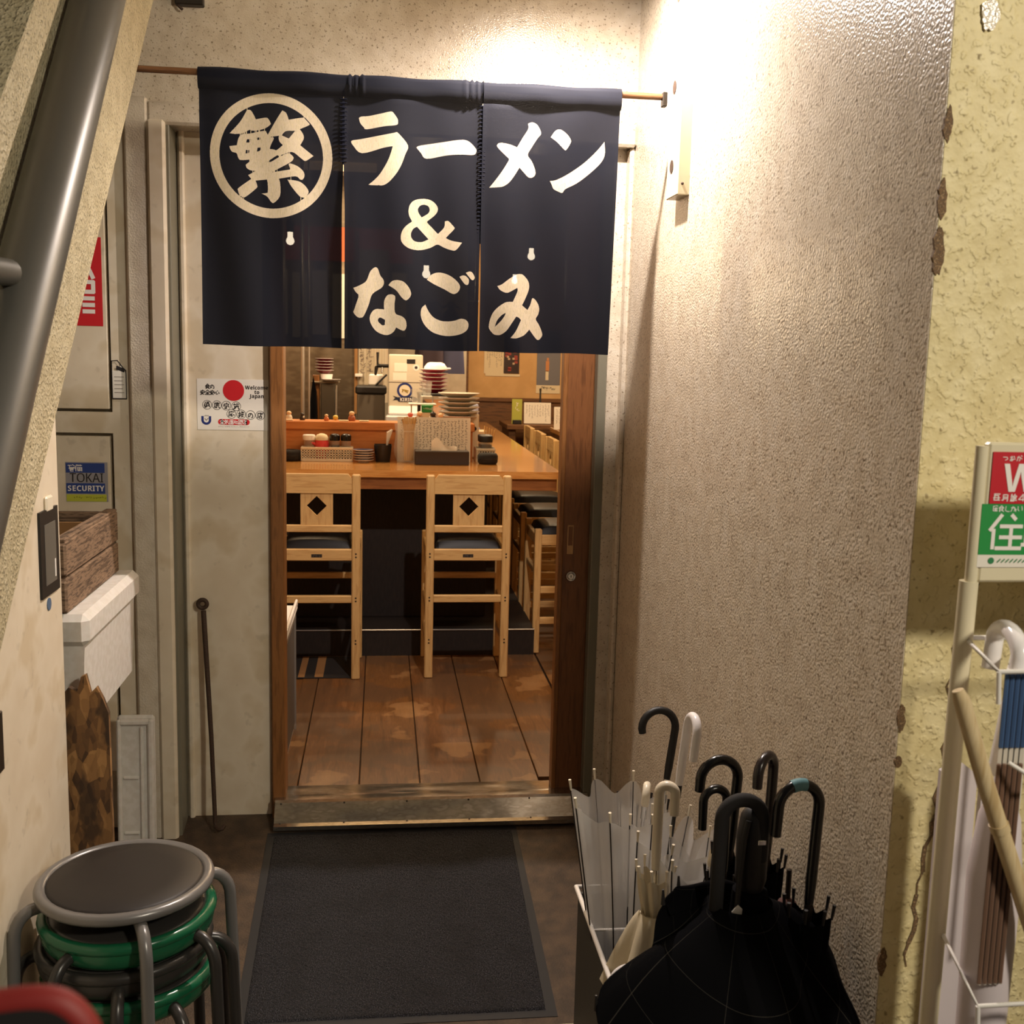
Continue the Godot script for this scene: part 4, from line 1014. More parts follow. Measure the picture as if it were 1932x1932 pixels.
# ---- umbrellas in the stand
# A folded umbrella: shaft from tip to top, a hook handle above, and (unless bare) a pleated canopy whose rim opens upwards.
func umbrella(label: String, tip: Vector3, top: Vector3, hook_to: Vector3, h: Dictionary, c: Dictionary) -> Node3D:
	var o := thing("umbrella", label, "umbrella", tip, Basis(), "umbrellas in the stand by the right wall")
	var ax := (top - tip).normalized()
	var side := (hook_to - ax * hook_to.dot(ax)).normalized()
	var t := top - tip
	put("shaft", S().tube([Vector3.ZERO, t + ax * 0.01], 0.0045, 8), h.get("shaft", M.chrome), o)
	put("collar", S().tube([t - ax * 0.03, t + ax * 0.004], h.r * 0.8, 12), h.get("collar", M.chrome), o)
	var pts := []
	for k in 5: pts.append(t + ax * h.straight * k / 4.0)
	for k in range(1, 15):
		var a: float = PI * k / 14.0 * h.get("turn", 1.0)
		pts.append(t + ax * (h.straight + h.hook * sin(a)) + side * h.hook * (1.0 - cos(a)))
	if h.get("drop", 0.0) > 0.0: pts.append(pts[-1] - ax * h.drop)
	var radii := []
	for k in pts.size(): radii.append(h.r * (0.82 if k == 0 else 1.0) * (0.93 if k == pts.size() - 1 else 1.0))
	var hd := put("handle", S().tube(pts, radii, 16), h.mat, o)
	if h.has("tape"): put("blue_tape", S().tube(pts.slice(10, 14), h.r + 0.0012, 16, false), h.tape, hd)
	if c.is_empty(): return o
	var x := ax.cross(Vector3(0.3, 0.1, 1)).normalized()
	var zz := x.cross(ax)
	var len := t.length()
	var g := []
	var n := 96
	for i in n:
		var a := TAU * i / n
		var w := cos(a * 8.0 + c.get("phase", 0.0))
		var col := []
		for j in 25:
			var f := j / 24.0
			var open: float = lerpf(0.012, c.rim, pow(f, c.get("curve", 1.0)))
			if c.has("tied"):   # strap pulls the cloth in
				open = lerpf(0.014, c.rim, smoothstep(0.0, 0.6, f)) * (1.0 - 0.35 * exp(-pow((f - c.tied) / 0.08, 2.0)))
			var rr: float = open * (1.0 + c.get("pleat", 0.28) * w * smoothstep(0.0, 0.3, f))
			var up: float = len * lerpf(0.08, c.to, f) - c.get("scallop", 0.03) * smoothstep(0.7, 1.0, f) * (0.5 - 0.5 * w)
			var tw: float = c.get("twist", 0.0) * f
			var q: Vector3 = x * cos(a + tw) * rr * c.get("wide", 1.0) + zz * sin(a + tw) * rr + c.get("lean", Vector3.ZERO) * pow(f, 1.4)
			col.append(ax * up + q)
		g.append(col)
	var cn := put("canopy", S().grid(g, Vector3.ZERO, Rect2(0, 0, 6, 4), true), c.mat, o)
	for k in 8:
		var i := int(round((TAU * k / 8.0 - c.get("phase", 0.0) / 8.0) / TAU * n)) % n
		var p0: Vector3 = g[i][24]
		var dirn: Vector3 = (g[i][24] - g[i][20]).normalized()
		if c.get("ribs", true):
			var path := []
			for j in range(3, 25, 3): path.append(g[i][j] * 1.0 + (g[i][j] - ax * (g[i][j] as Vector3).dot(ax)).normalized() * 0.001)
			put("rib", S().tube(path, 0.0016, 5), c.rib, cn)
		put("rib_tip", S().tube([p0 - dirn * 0.002, p0 + dirn * 0.016, p0 + dirn * 0.024], [0.0022, 0.003, 0.0034], 8), c.cap, cn)
	if c.has("tied"): 
		var sp := []
		for k in 24: sp.append(ax * len * lerpf(0.08, c.to, c.tied) + (x * cos(TAU * k / 24) + zz * sin(TAU * k / 24)) * c.rim * 0.72)
		put("strap", S().tube(sp, 0.006, 6, false, true), c.mat, cn)
	return o

func build_umbrellas() -> void:
	var st := thing("umbrella_stand", "dark grey mesh umbrella stand with white rails full of umbrellas against the right wall", "umbrella stand", Vector3(0.0, 0, 0))
	var y := func(zz: float) -> float: return 0.0 - 0.164 * zz - 0.01
	for e in [[0.487, 1.05, 1.95], [0.775, 1.05, 1.95]]:
		put("side_panel", S().span(Vector3(e[0] - 0.004, -0.2, e[1]), Vector3(e[0] + 0.004, 0.278, e[2]), 0.002), M.mesh_grey, st)
	for zz in [1.05, 1.95]: put("end_panel", S().span(Vector3(0.487, -0.2, zz - 0.004), Vector3(0.775, 0.278, zz + 0.004), 0.002), M.mesh_grey, st)
	put("bottom_tray", S().span(Vector3(0.487, -0.195, 1.05), Vector3(0.775, -0.175, 1.95)), M.mesh_grey, st)
	put("rail", S().tube([Vector3(0.48, 0.287, 1.04), Vector3(0.48, 0.287, 1.96), Vector3(0.782, 0.287, 1.96), Vector3(0.782, 0.287, 1.04)], 0.006, 8, false, true), M.white, st)
	for zz in [1.24, 1.48, 1.72]: put("divider", S().tube([Vector3(0.482, 0.285, zz), Vector3(0.78, 0.285, zz)], 0.003, 6), M.white, st)
	# clear vinyl umbrellas
	umbrella("clear vinyl umbrella with a ribbed black hook handle, tallest of the stand by the doorway", Vector3(0.6, -0.17, 1.06), Vector3(0.709, 0.535, 0.985), Vector3(-1, 0.0, 0.1), {"mat": M.grip, "r": 0.0098, "straight": 0.125, "hook": 0.0435, "turn": 1.14, "drop": 0.0, "shaft": M.chrome}, {"mat": M.clear, "rim": 0.052, "to": 0.9, "pleat": 0.3, "rib": M.black, "cap": M.black, "scallop": 0.02, "lean": Vector3(-0.045, 0, 0)})
	umbrella("clear vinyl umbrella with a smooth white handle turned edge on", Vector3(0.575, -0.17, 1.28), Vector3(0.645, 0.655, 1.31), Vector3(0.05, 0, 1), {"mat": M.white_gloss, "r": 0.0097, "straight": 0.135, "hook": 0.03, "turn": 1.05, "drop": 0.05, "shaft": M.black, "collar": M.black}, {"mat": M.clear, "rim": 0.08, "to": 0.86, "pleat": 0.26, "rib": M.black, "cap": M.ivory, "scallop": 0.035, "wide": 1.15, "lean": Vector3(0.02, 0, 0), "phase": 1.0})
	umbrella("clear vinyl umbrella with a wide open canopy spilling out at the left of the stand", Vector3(0.56, -0.17, 1.17), Vector3(0.6, 0.56, 1.2), Vector3(0.3, 0, -1), {"mat": M.ivory, "r": 0.009, "straight": 0.02, "hook": 0.02, "shaft": M.chrome}, {"mat": M.clear, "rim": 0.105, "to": 1.06, "pleat": 0.14, "rib": M.dark_steel, "cap": M.ivory, "scallop": 0.025, "lean": Vector3(-0.06, -0.02, 0.02), "curve": 0.7, "phase": 0.4})
	umbrella("clear vinyl umbrella fanned out in front of the black hooks", Vector3(0.62, -0.17, 1.42), Vector3(0.69, 0.52, 1.42), Vector3(-0.3, 0, 0.9), {"mat": M.ivory, "r": 0.009, "straight": 0.02, "hook": 0.015, "turn": 1.0, "drop": 0.0, "shaft": M.chrome}, {"mat": M.clear, "rim": 0.1, "to": 1.02, "pleat": 0.2, "rib": M.black, "cap": M.ivory, "scallop": 0.04, "phase": 2.0})
	umbrella("cream wrapped umbrella with a cream hook handle at the front left of the stand", Vector3(0.575, -0.17, 1.4), Vector3(0.577, 0.508, 1.4), Vector3(1, 0, 0.35), {"mat": M.ivory, "r": 0.0105, "straight": 0.168, "hook": 0.0165, "turn": 1.0, "drop": 0.045, "shaft": M.chrome}, {"mat": M.cream_cloth, "rim": 0.034, "to": 0.985, "pleat": 0.16, "rib": M.cream_cloth, "cap": M.ivory, "ribs": false, "tied": 0.85, "scallop": 0.012, "twist": 1.5})
	var fc := []
	for i in 25:
		var col := []
		for j in 13:
			var a := deg_to_rad(150 + 200.0 * i / 24.0)
			var f := j / 12.0
			var rr := lerpf(0.03, 0.085 + 0.02 * sin(i * 0.9), f)
			col.append(Vector3(0.575 + cos(a) * rr * 1.05, 0.42 - 0.17 * pow(f, 1.3) + 0.012 * sin(i * 1.1) * f, 1.415 - sin(a) * rr))
		fc.append(col)
	var lf := thing("umbrella_skirt", "loose cream umbrella cloth flaring over the white rail of the stand", "umbrella", Vector3.ZERO)
	put("cloth", S().grid(fc, Vector3.ZERO), M.cream_cloth, lf)
	var rg := thing("umbrella", "short umbrella of which only the white ring handle shows over the rail", "umbrella", Vector3(0.515, 0.278, 1.46), Basis(), "umbrellas in the stand by the right wall")
	var arc := []
	for k in 20:
		var a := deg_to_rad(35 + 215.0 * k / 19.0)
		arc.append(Vector3(cos(a) * 0.036 - 0.005, 0.026 + sin(a) * 0.034, 0.02))
	put("handle", S().tube(arc, 0.0068, 12), M.white_gloss, rg)
	put("shaft", S().tube([arc[0], Vector3(0.035, -0.1, 0.0), Vector3(0.05, -0.44, 0.0)], 0.005, 8), M.white, rg)
	# black umbrellas
	var hk := {"mat": M.black_gloss, "r": 0.0092, "straight": 0.13, "hook": 0.035, "turn": 1.0, "drop": 0.012, "shaft": M.dark_steel, "collar": M.dark_steel}
	var bc := {"mat": M.black_cloth, "rim": 0.03, "to": 0.98, "pleat": 0.14, "rib": M.black, "cap": M.black, "ribs": false, "tied": 0.8, "scallop": 0.01}
	umbrella("black umbrella with a wide glossy hook behind the small black hook", Vector3(0.66, -0.18, 1.5), Vector3(0.69, 0.61, 1.53), Vector3(-1, 0, 0.1), hk.merged({"straight": 0.15, "hook": 0.0385, "drop": 0.025, "r": 0.0102}, true), bc)
	umbrella("black umbrella whose narrow brown black hook rises highest next to the wall", Vector3(0.69, -0.18, 1.68), Vector3(0.715, 0.66, 1.66), Vector3(-0.7, 0, 0.7), hk.merged({"straight": 0.165, "hook": 0.032, "drop": 0.02, "r": 0.0095, "mat": mat(Color8(34, 27, 26), 0.25)}, true), bc)
	umbrella("black umbrella with the smallest hook, its end hanging over the clear canopies", Vector3(0.66, -0.18, 1.6), Vector3(0.655, 0.6, 1.6), Vector3(-1, 0, 0.1), hk.merged({"straight": 0.143, "hook": 0.0235, "drop": 0.055, "r": 0.0086}, true), bc)
	umbrella("black umbrella with the thickest matt hook curling to the right, in the middle", Vector3(0.545, -0.18, 1.86), Vector3(0.555, 0.6, 1.86), Vector3(1, 0, 0.0), hk.merged({"straight": 0.22, "hook": 0.035, "drop": 0.07, "r": 0.0116, "mat": M.black_matt}, true), bc.merged({"rim": 0.036}, true))
	umbrella("black umbrella with a band of blue tape round its hook, rightmost of the stand", Vector3(0.68, -0.18, 1.87), Vector3(0.712, 0.675, 1.87), Vector3(-1, 0, 0.12), hk.merged({"straight": 0.172, "hook": 0.0365, "drop": 0.05, "tape": M.teal_tape}, true), bc.merged({"rim": 0.034}, true))
	var fu := thing("folding_umbrella", "black folding umbrella with a stubby grip and silver tag under the thick hook", "umbrella", Vector3(0.618, -0.17, 1.845), Basis(), "umbrellas in the stand by the right wall")
	put("grip", S().lathe([Vector2(0.02, 0.86), Vector2(0.026, 0.88), Vector2(0.027, 0.955), Vector2(0.022, 0.99), Vector2(0.014, 1.005), Vector2(0, 1.007)], 20), M.black, fu)
	put("cover", S().lathe([Vector2(0.0, 0.0), Vector2(0.018, 0.01), Vector2(0.034, 0.4), Vector2(0.035, 0.75), Vector2(0.029, 0.86), Vector2(0.0, 0.87)], 20), M.black_cloth, fu)
	put("silver_tag", S().box(Vector3(0.006, 0.955, 0.0275), Vector3(0.013, 0.008, 0.002), 0.0005), M.chrome, fu)
	put("wrist_strap", S().tube([Vector3(-0.016, 0.99, 0.02), Vector3(-0.024, 0.96, 0.026), Vector3(-0.028, 0.9, 0.026), Vector3(-0.03, 0.84, 0.026)], 0.005, 8), M.black, fu)
	put("torn_label", S().prism(PackedVector2Array([Vector2(-0.04, 0.838), Vector2(-0.03, 0.85), Vector2(-0.022, 0.842), Vector2(-0.024, 0.815), Vector2(-0.036, 0.82)]), 0.03, 0.031), M.paper, fu)
	# loose checked canopy in front
	var pk := thing("checked_umbrella", "black umbrella with a thin pale check, flopped loosely over the front of the stand", "umbrella", Vector3.ZERO, Basis(), "umbrellas in the stand by the right wall")
	var rim := [Vector3(0.352, 0.532, 1.9), Vector3(0.41, 0.43, 2.03), Vector3(0.53, 0.37, 2.12), Vector3(0.66, 0.38, 2.13), Vector3(0.768, 0.45, 2.02), Vector3(0.776, 0.545, 1.88), Vector3(0.72, 0.62, 1.8), Vector3(0.6, 0.62, 1.76), Vector3(0.5, 0.697, 1.83), Vector3(0.482, 0.655, 1.85), Vector3(0.466, 0.689, 1.86), Vector3(0.445, 0.6, 1.86)]
	var cg := []
	var nn := 120
	for i in nn:
		var f := float(i) / nn * rim.size()
		var k := int(f)
		var m := rim.size()
		var p: Vector3 = rim[k].cubic_interpolate(rim[(k + 1) % m], rim[(k - 1 + m) % m], rim[(k + 2) % m], f - k)
		var ang := TAU * i / nn - 2.9
		var col := []
		for j in 21:
			var t := j / 20.0
			var q := (Vector3(0.605, 0.66, 1.85) + Vector3(cos(ang) * 0.05, 0.012, -sin(ang) * 0.045)).lerp(p, t)
			var fold := sin(f * 2.6 + t * 1.5) * 0.012 * sin(PI * t) + sin(f * 6.1) * 0.004 * t
			q += Vector3(cos(ang), 0.55, -sin(ang)) * (fold + 0.004 * sin(PI * t))
			q.x = minf(q.x, 0.779)
			col.append(q)
		cg.append(col)
	put("canopy", S().grid(cg, Vector3.ZERO, Rect2(0, 0, 9, 3.2), true), M.plaid, pk)
	for k in [0, 8, 10]:
		put("rib_tip", S().tube([rim[k] - Vector3(0, 0.012, 0), rim[k] + Vector3(-0.001, 0.014, 0)], [0.004, 0.0018], 8), M.black, pk)
	put("shaft", S().tube([Vector3(0.605, -0.17, 1.85), Vector3(0.605, 0.68, 1.85)], 0.005, 8), M.dark_steel, pk)
	var pu := thing("umbrella", "slim dusky pink wrapped umbrella hidden between the black ones by the wall", "umbrella", Vector3(0.72, -0.18, 1.76), Basis(), "umbrellas in the stand by the right wall")
	put("canopy", S().lathe([Vector2(0.01, 0.02), Vector2(0.02, 0.3), Vector2(0.021, 0.74), Vector2(0.016, 0.8), Vector2(0, 0.81)], 14), mat(Color8(96, 66, 62), 0.85), pu)
	put("shaft", S().tube([Vector3(0, 0.8, 0), Vector3(0, 0.86, 0)], 0.005, 8), M.dark_steel, pu)

# ---- leaflet rack at the right edge
func build_rack() -> void:
	var rk := thing("leaflet_rack", "cream metal leaflet rack with a headboard of red and green posters by the yellow wall", "rack", Vector3.ZERO)
	var hb := put("headboard", S().span(Vector3(0.796, 1.279, 2.135), Vector3(1.2, 1.467, 2.15), 0.003), M.rack_white, rk)
	put("raised_edge", S().tube([Vector3(0.79, 1.462, 2.143), Vector3(0.79, 1.279, 2.143)], 0.0085, 10), M.rack_white, hb)
	put("side_post", S().tube([Vector3(0.789, 1.279, 2.14), Vector3(0.787, 1.1, 2.14), Vector3(0.785, 0.6, 2.14), Vector3(0.783, -0.19, 2.14)], 0.0125, 14), M.rack_white, rk)
	put("side_post", S().tube([Vector3(1.19, 1.279, 2.14), Vector3(1.19, -0.19, 2.14)], 0.0125, 14), M.rack_white, rk)
	put("back_bar", S().tube([Vector3(0.79, 1.2, 2.14), Vector3(1.19, 1.2, 2.14)], 0.0035, 8).tube([Vector3(0.868, 1.2, 2.14), Vector3(0.868, 0.75, 2.14)], 0.0035, 8).tube([Vector3(0.95, 1.2, 2.14), Vector3(0.95, 0.75, 2.14)], 0.0035, 8), M.white, rk)
	for e in [[1.2, 2.3, 0.735], [0.775, 2.32, 0.735]]:
		put("wire_shelf", S().tube([Vector3(0.79, e[0] - 0.002, 2.15), Vector3(e[2] + 0.01, e[0], e[1]), Vector3(1.19, e[0] + 0.004, e[1]), Vector3(1.19, e[0], 2.15)], 0.003, 8).tube([Vector3(e[2] + 0.01, e[0], e[1]), Vector3(e[2] + 0.013, e[0] - 0.04, e[1])], 0.003, 8), M.white, rk)
	put("wire_shelf", S().tube([Vector3(0.768, 1.085, 2.3), Vector3(0.8, 1.066, 2.32), Vector3(1.19, 1.06, 2.32)], 0.003, 8), M.white, rk)
	var po := thing("poster", "red and green poster with big white characters on the headboard of the rack", "poster", Vector3(0.0, 0, 2.151))
	var rt := put("red_half", S().span(Vector3(0.8015, 1.386, 0), Vector3(1.19, 1.455, 0.0006)), M.red_poster, po)
	put("big_letter", latin("W", 0.052), M.ink_white, rt, Vector3(0.8425, 1.42, 0.001))
	put("kanji", ink("つながる日本", Vector2(0.8155, 1.4505), 0.0072, 0.12, 0.001, ink("毎月第4人月", Vector2(0.8065, 1.399), 0.0092, 0.13, 0.001, null, Vector2(1.3, 0)), Vector2(1.35, 0)), M.ink_white, rt)
	var gt := put("green_half", S().span(Vector3(0.792, 1.317, 0), Vector3(1.19, 1.3855, 0.0006)), M.green_poster, po)
	put("kanji", ink("断食したい", Vector2(0.806, 1.3835), 0.0078, 0.12, 0.001, ink("住居", Vector2(0.806, 1.3705), 0.0445, 0.115, 0.001), Vector2(1.15, 0)), M.ink_white, gt)
	put("white_foot", S().span(Vector3(0.7915, 1.3, 0), Vector3(1.19, 1.317, 0.0004)), M.paper, po)
	var fm := disc(S(), Vector2(0.811, 1.309), 0, 0.0045, 0.001, 12)
	for k in 9: bar(fm, Vector2(0.82 + k * 0.006, 1.307), Vector2(0.824 + k * 0.006, 1.311), 0.0016, 0.001)
	put("maker_line", fm, M.green_ink, po)
	for k in 5:
		var mg := thing("magazine", ["thin magazine with a blue and brown spine, leftmost in the rack", "second thin magazine from the left in the rack", "third thin magazine from the left in the rack", "fourth thin magazine from the left in the rack", "fifth thin magazine from the left in the rack"][k], "magazine", Vector3(0.7655 + 0.0072 * k, 0.78, 2.285), yaw(-34), "magazines standing in the rack")
		put("spine", S().box(Vector3(0, 0.15, 0.0), Vector3(0.0052, 0.295, 0.004), 0.001), mat(Color8(120, 92, 76), 0.5), mg)
		put("blue_band", S().box(Vector3(0, 0.368, 0.0), Vector3(0.0054, 0.1, 0.0045), 0.001), mat(Color8(66, 94, 136), 0.5), mg)
		put("pages", S().box(Vector3(0, 0.205, -0.062), Vector3(0.0045, 0.41, 0.12)), M.paper, mg)
	var pole := thing("wooden_pole", "pale wooden pole leaning across the leaflet rack at the right edge", "pole", Vector3.ZERO)
	put("pole", S().tube([Vector3(0.694, 1.178, 2.3), Vector3(0.699, 1.166, 2.302), Vector3(0.74, 1.06, 2.3), Vector3(0.806, 0.9, 2.3), Vector3(1.05, 0.3, 2.32), Vector3(1.24, -0.18, 2.34)], [0.007, 0.0105, 0.0108, 0.011, 0.011, 0.011], 14), M.bamboo, pole)
	put("node_ring", S().tube([Vector3(0.7625, 1.006, 2.3), Vector3(0.7665, 0.996, 2.3)], 0.0122, 14), M.bamboo, pole)
	var wu := thing("hanging_umbrella", "white umbrella hung by its hook from the wire of the leaflet rack", "umbrella", Vector3.ZERO)
	var hkp := []
	for k in 12:
		var a := PI * k / 11.0
		hkp.append(Vector3(0.8, 1.2, 2.21) + Vector3(0.009 - 0.009 * cos(a), 0.026 * sin(a) + 0.003, 0.045 * cos(a)))
	hkp.append(Vector3(0.815, 1.165, 2.166))
	hkp.insert(0, Vector3(0.797, 1.17, 2.254)); hkp.insert(0, Vector3(0.785, 1.05, 2.25))
	put("handle", S().tube(hkp, 0.0115, 14), M.white_gloss, wu)
	put("canopy", S().lathe([Vector2(0.012, 0.0), Vector2(0.03, 0.2), Vector2(0.034, 0.48), Vector2(0.026, 0.56), Vector2(0.012, 0.6), Vector2(0.01, 0.62)], 18, Vector3(0.798, 0.43, 2.245)), M.paper_pink, wu)
	var bd := thing("folded_cloth_bundle", "pale grey folded sheet standing behind the pole inside the rack", "sheet", Vector3.ZERO)
	put("sheet", S().prism(PackedVector2Array([Vector2(0.812, -0.18), Vector2(0.865, -0.18), Vector2(0.862, 0.98), Vector2(0.835, 1.0), Vector2(0.808, 0.985)]), 2.07, 2.082), M.paper_pink, bd)
	put("sheet", S().prism(PackedVector2Array([Vector2(0.88, -0.18), Vector2(0.95, -0.18), Vector2(0.93, 0.93), Vector2(0.884, 0.96)]), 2.05, 2.06), M.paper_pink, bd)

# ---- counter, stools, cabinet
func bar_stool(o: Node3D) -> void:
	for sx in [-1.0, 1.0]:
		var post := put("back_post", S().span(Vector3(sx * 0.176 - 0.019, 0, 0.166), Vector3(sx * 0.176 + 0.019, 0.952, 0.204), 0.005), M.pine_y, o)
		for e in [0.575, 0.59, 0.37, 0.385, 0.17, 0.185]:
			put("dowel", S().lathe([Vector2(0.0045, 0), Vector2(0.004, 0.0012), Vector2(0, 0.0014)], 8), M.black_panel, post, Vector3(sx * 0.176, e, 0.2035), aim(Vector3(0, 0, 1), Vector3.UP))
		put("front_leg", S().span(Vector3(sx * 0.182 - 0.017, 0, -0.195), Vector3(sx * 0.182 + 0.017, 0.64, -0.16), 0.004), M.pine_y, o)
		put("side_rail", S().span(Vector3(sx * 0.182 - 0.011, 0.557, -0.165), Vector3(sx * 0.182 + 0.011, 0.61, 0.17), 0.003), M.pine_z, o)
		put("side_rail", S().span(Vector3(sx * 0.182 - 0.011, 0.31, -0.165), Vector3(sx * 0.182 + 0.011, 0.345, 0.17), 0.003), M.pine_z, o)
		put("side_rail", S().span(Vector3(sx * 0.182 - 0.011, 0.15, -0.165), Vector3(sx * 0.182 + 0.011, 0.185, 0.17), 0.003), M.pine_z, o)
	var tp := PackedVector2Array([Vector2(-0.158, 0.866), Vector2(0.158, 0.866), Vector2(0.158, 0.931), Vector2(0.14, 0.953), Vector2(-0.14, 0.953), Vector2(-0.158, 0.931)])
	put("top_rail", S().prism(tp, 0.172, 0.197), M.pine_x, o)
	put("lower_back_rail", S().span(Vector3(-0.158, 0.688, 0.172), Vector3(0.158, 0.72, 0.197), 0.003), M.pine_x, o)
	var l := PackedVector2Array([Vector2(0, 0.72), Vector2(0, 0.763), Vector2(-0.045, 0.808), Vector2(0, 0.853), Vector2(0, 0.866), Vector2(-0.072, 0.866), Vector2(-0.072, 0.72)])
	var r := PackedVector2Array()
	for p in l: r.append(Vector2(-p.x, p.y))
	put("splat", S().prism(l, 0.176, 0.19).prism(r, 0.176, 0.19), M.pine_y, o)
	var sr := put("seat_rail", S().span(Vector3(-0.158, 0.557, 0.17), Vector3(0.158, 0.61, 0.198), 0.003), M.pine_x, o)
	put("maker_plate", S().span(Vector3(-0.024, 0.573, 0.197), Vector3(0.024, 0.588, 0.1988), 0.0005), M.black, sr)
	put("plate_marks", scribble(0.04, 0.01, 7, 0.008, 0.199, 4), M.ink_grey, sr, Vector3(0, 0.5795, 0))
	put("seat_rail", S().span(Vector3(-0.17, 0.557, -0.19), Vector3(0.17, 0.61, -0.165), 0.003), M.pine_x, o)
	put("low_rail", S().span(Vector3(-0.158, 0.36, 0.172), Vector3(0.158, 0.394, 0.197), 0.003), M.pine_x, o)
	put("low_rail", S().span(Vector3(-0.168, 0.4, -0.188), Vector3(0.168, 0.43, -0.166), 0.003), M.pine_x, o)
	put("seat_pad", cushion(0.315, 0.34, 0.055), M.leather, o, Vector3(0, 0.605, -0.002))

func cushion(w: float, d: float, h: float) -> Shape:
	var g := []
	for i in 25:
		var col := []
		for j in 25:
			var a := i / 12.0 - 1.0
			var b := j / 12.0 - 1.0
			var e := (1.0 - pow(absf(a), 6.0)) * (1.0 - pow(absf(b), 6.0))
			col.append(Vector3(a * w / 2, h * (0.25 + 0.75 * pow(maxf(e, 0.0), 0.35)) * (1.0 - 0.12 * (a * a + b * b)) if e > 0.001 else 0.0, b * d / 2))
		g.append(col)
	return S().grid(g, Vector3.UP)

func build_interior() -> void:
	var ct := thing("counter", "glossy amber wooden counter turning the corner towards the back of the shop", "counter", Vector3.ZERO)
	var turn := Transform3D(Basis(Vector3.RIGHT, -PI / 2), Vector3.ZERO)    # x, -z plane
	put("top", S().prism(PackedVector2Array([Vector2(-2.2, 1.72), Vector2(0.872, 1.72), Vector2(0.872, 5.6), Vector2(0.46, 5.6), Vector2(0.46, 2.22), Vector2(-2.2, 2.22)]), 0.972, 1.007, turn), M.counter, ct)
	put("apron", S().span(Vector3(-2.2, 0.912, -1.765), Vector3(0.855, 0.973, -1.74), 0.002), M.apron, ct)
	put("apron", S().span(Vector3(0.83, 0.912, -5.55), Vector3(0.855, 0.973, -1.765), 0.002), M.apron, ct)
	put("front_panel", S().span(Vector3(-2.2, 0.2, -2.15), Vector3(0.55, 0.975, -2.1)), M.black_panel, ct)
	for k in 8: put("side_panel", S().span(Vector3(0.5, 0.2, -2.16 - 0.42 * k - 0.41), Vector3(0.552, 0.975, -2.16 - 0.42 * k), 0.004), M.black_panel, ct)
	var pl := put("plinth", S().span(Vector3(-2.2, 0.064, -2.2), Vector3(0.775, 0.198, -1.82)), M.black_panel, ct)
	put("plinth", S().span(Vector3(0.4, 0.064, -5.5), Vector3(0.775, 0.198, -2.2)), M.black_panel, ct)
	put("metal_edge", S().span(Vector3(-2.2, 0.193, -1.824), Vector3(0.777, 0.2, -1.814), 0.002), M.alu, pl)
	var up := thing("counter_upstand", "orange brown wooden upstand with a flat cap along the kitchen side of the counter", "upstand", Vector3.ZERO)
	put("board", S().span(Vector3(-2.2, 1.007, -2.3), Vector3(0.475, 1.165, -2.2)), M.upstand, up)
	put("cap", S().span(Vector3(-2.2, 1.163, -2.36), Vector3(0.485, 1.205, -2.19), 0.003), M.upstand, up)
	put("board", S().span(Vector3(0.37, 1.007, -5.2), Vector3(0.47, 1.165, -2.3)), M.upstand, up)
	put("cap", S().span(Vector3(0.33, 1.163, -5.2), Vector3(0.485, 1.205, -2.36), 0.003), M.upstand, up)
	var s1 := thing("bar_stool", "pine bar stool with a diamond cut back, left one, half hidden by the door post", "bar stool", Vector3(-0.287, 0.065, -1.62), Basis(), "pine bar stools at the counter")
	bar_stool(s1)
	copy(s1, Vector3(0.401, 0.065, -1.63), "pine bar stool with a diamond cut back standing whole in the middle of the doorway")
	var names := ["nearest pine bar stool seen side on under the counter wing, beside the sliding door", "second pine bar stool along the counter wing, its black seat above the nearest one", "third pine bar stool along the counter wing, only its black seat edge showing", "fourth pine bar stool along the wing, nearest of the backs seen past the counter edge", "fifth pine bar stool along the counter wing, its back in the middle of the row", "last pine bar stool along the counter wing, closest to the tan wall"]
	for k in 6: copy(s1, Vector3(0.965, 0.065, -2.04 - 0.585 * k), names[k], yaw(90))
	var fr := thing("floor_cabinet", "small grey floor cabinet with a white tray top just inside the door", "cabinet", Vector3(-0.62, 0.065, -0.46))
	put("body", S().span(Vector3(-0.28, 0.02, -0.3), Vector3(0.285, 0.49, 0.3), 0.006), mat(Color8(86, 84, 82), 0.5), fr)
	put("tray_top", S().span(Vector3(-0.28, 0.49, -0.305), Vector3(0.297, 0.505, 0.305), 0.004), M.white, fr)
	put("tray_rim", S().span(Vector3(0.288, 0.505, -0.305), Vector3(0.298, 0.53, 0.305), 0.003), M.white, fr)
	put("metal_edge", S().span(Vector3(0.283, 0.0, -0.304), Vector3(0.291, 0.49, -0.294)).span(Vector3(0.283, 0.455, -0.3), Vector3(0.29, 0.468, 0.3)), M.alu, fr)
	put("foot", S().span(Vector3(-0.28, 0.0, -0.29), Vector3(0.28, 0.02, 0.29)), M.white, fr)
	var fm := thing("floor_runner", "dark runner with pale stripes lying under the left bar stools", "runner", Vector3(-0.3, 0.066, -1.62))
	put("cloth", S().box(Vector3(-0.2, 0.002, 0), Vector3(0.75, 0.004, 0.36), 0.001), M.black_matt, fm)
	put("stripe", S().box(Vector3(0.02, 0.003, 0.0), Vector3(0.04, 0.004, 0.34)).box(Vector3(-0.06, 0.003, 0.0), Vector3(0.03, 0.004, 0.34)), M.cardboard, fm)

# ---- things on the counter
const TOP := 1.0072
func bottle(called: String, label: String, at: Vector3, body: Array, bm: Material, cap: Array, cm: Material, grp: String) -> Node3D:
	var o := thing(called, label, "condiment", at, Basis(), grp)
	put("body", S().lathe(body, 20), bm, o)
	put("lid", S().lathe(cap, 20), cm, o)
	return o

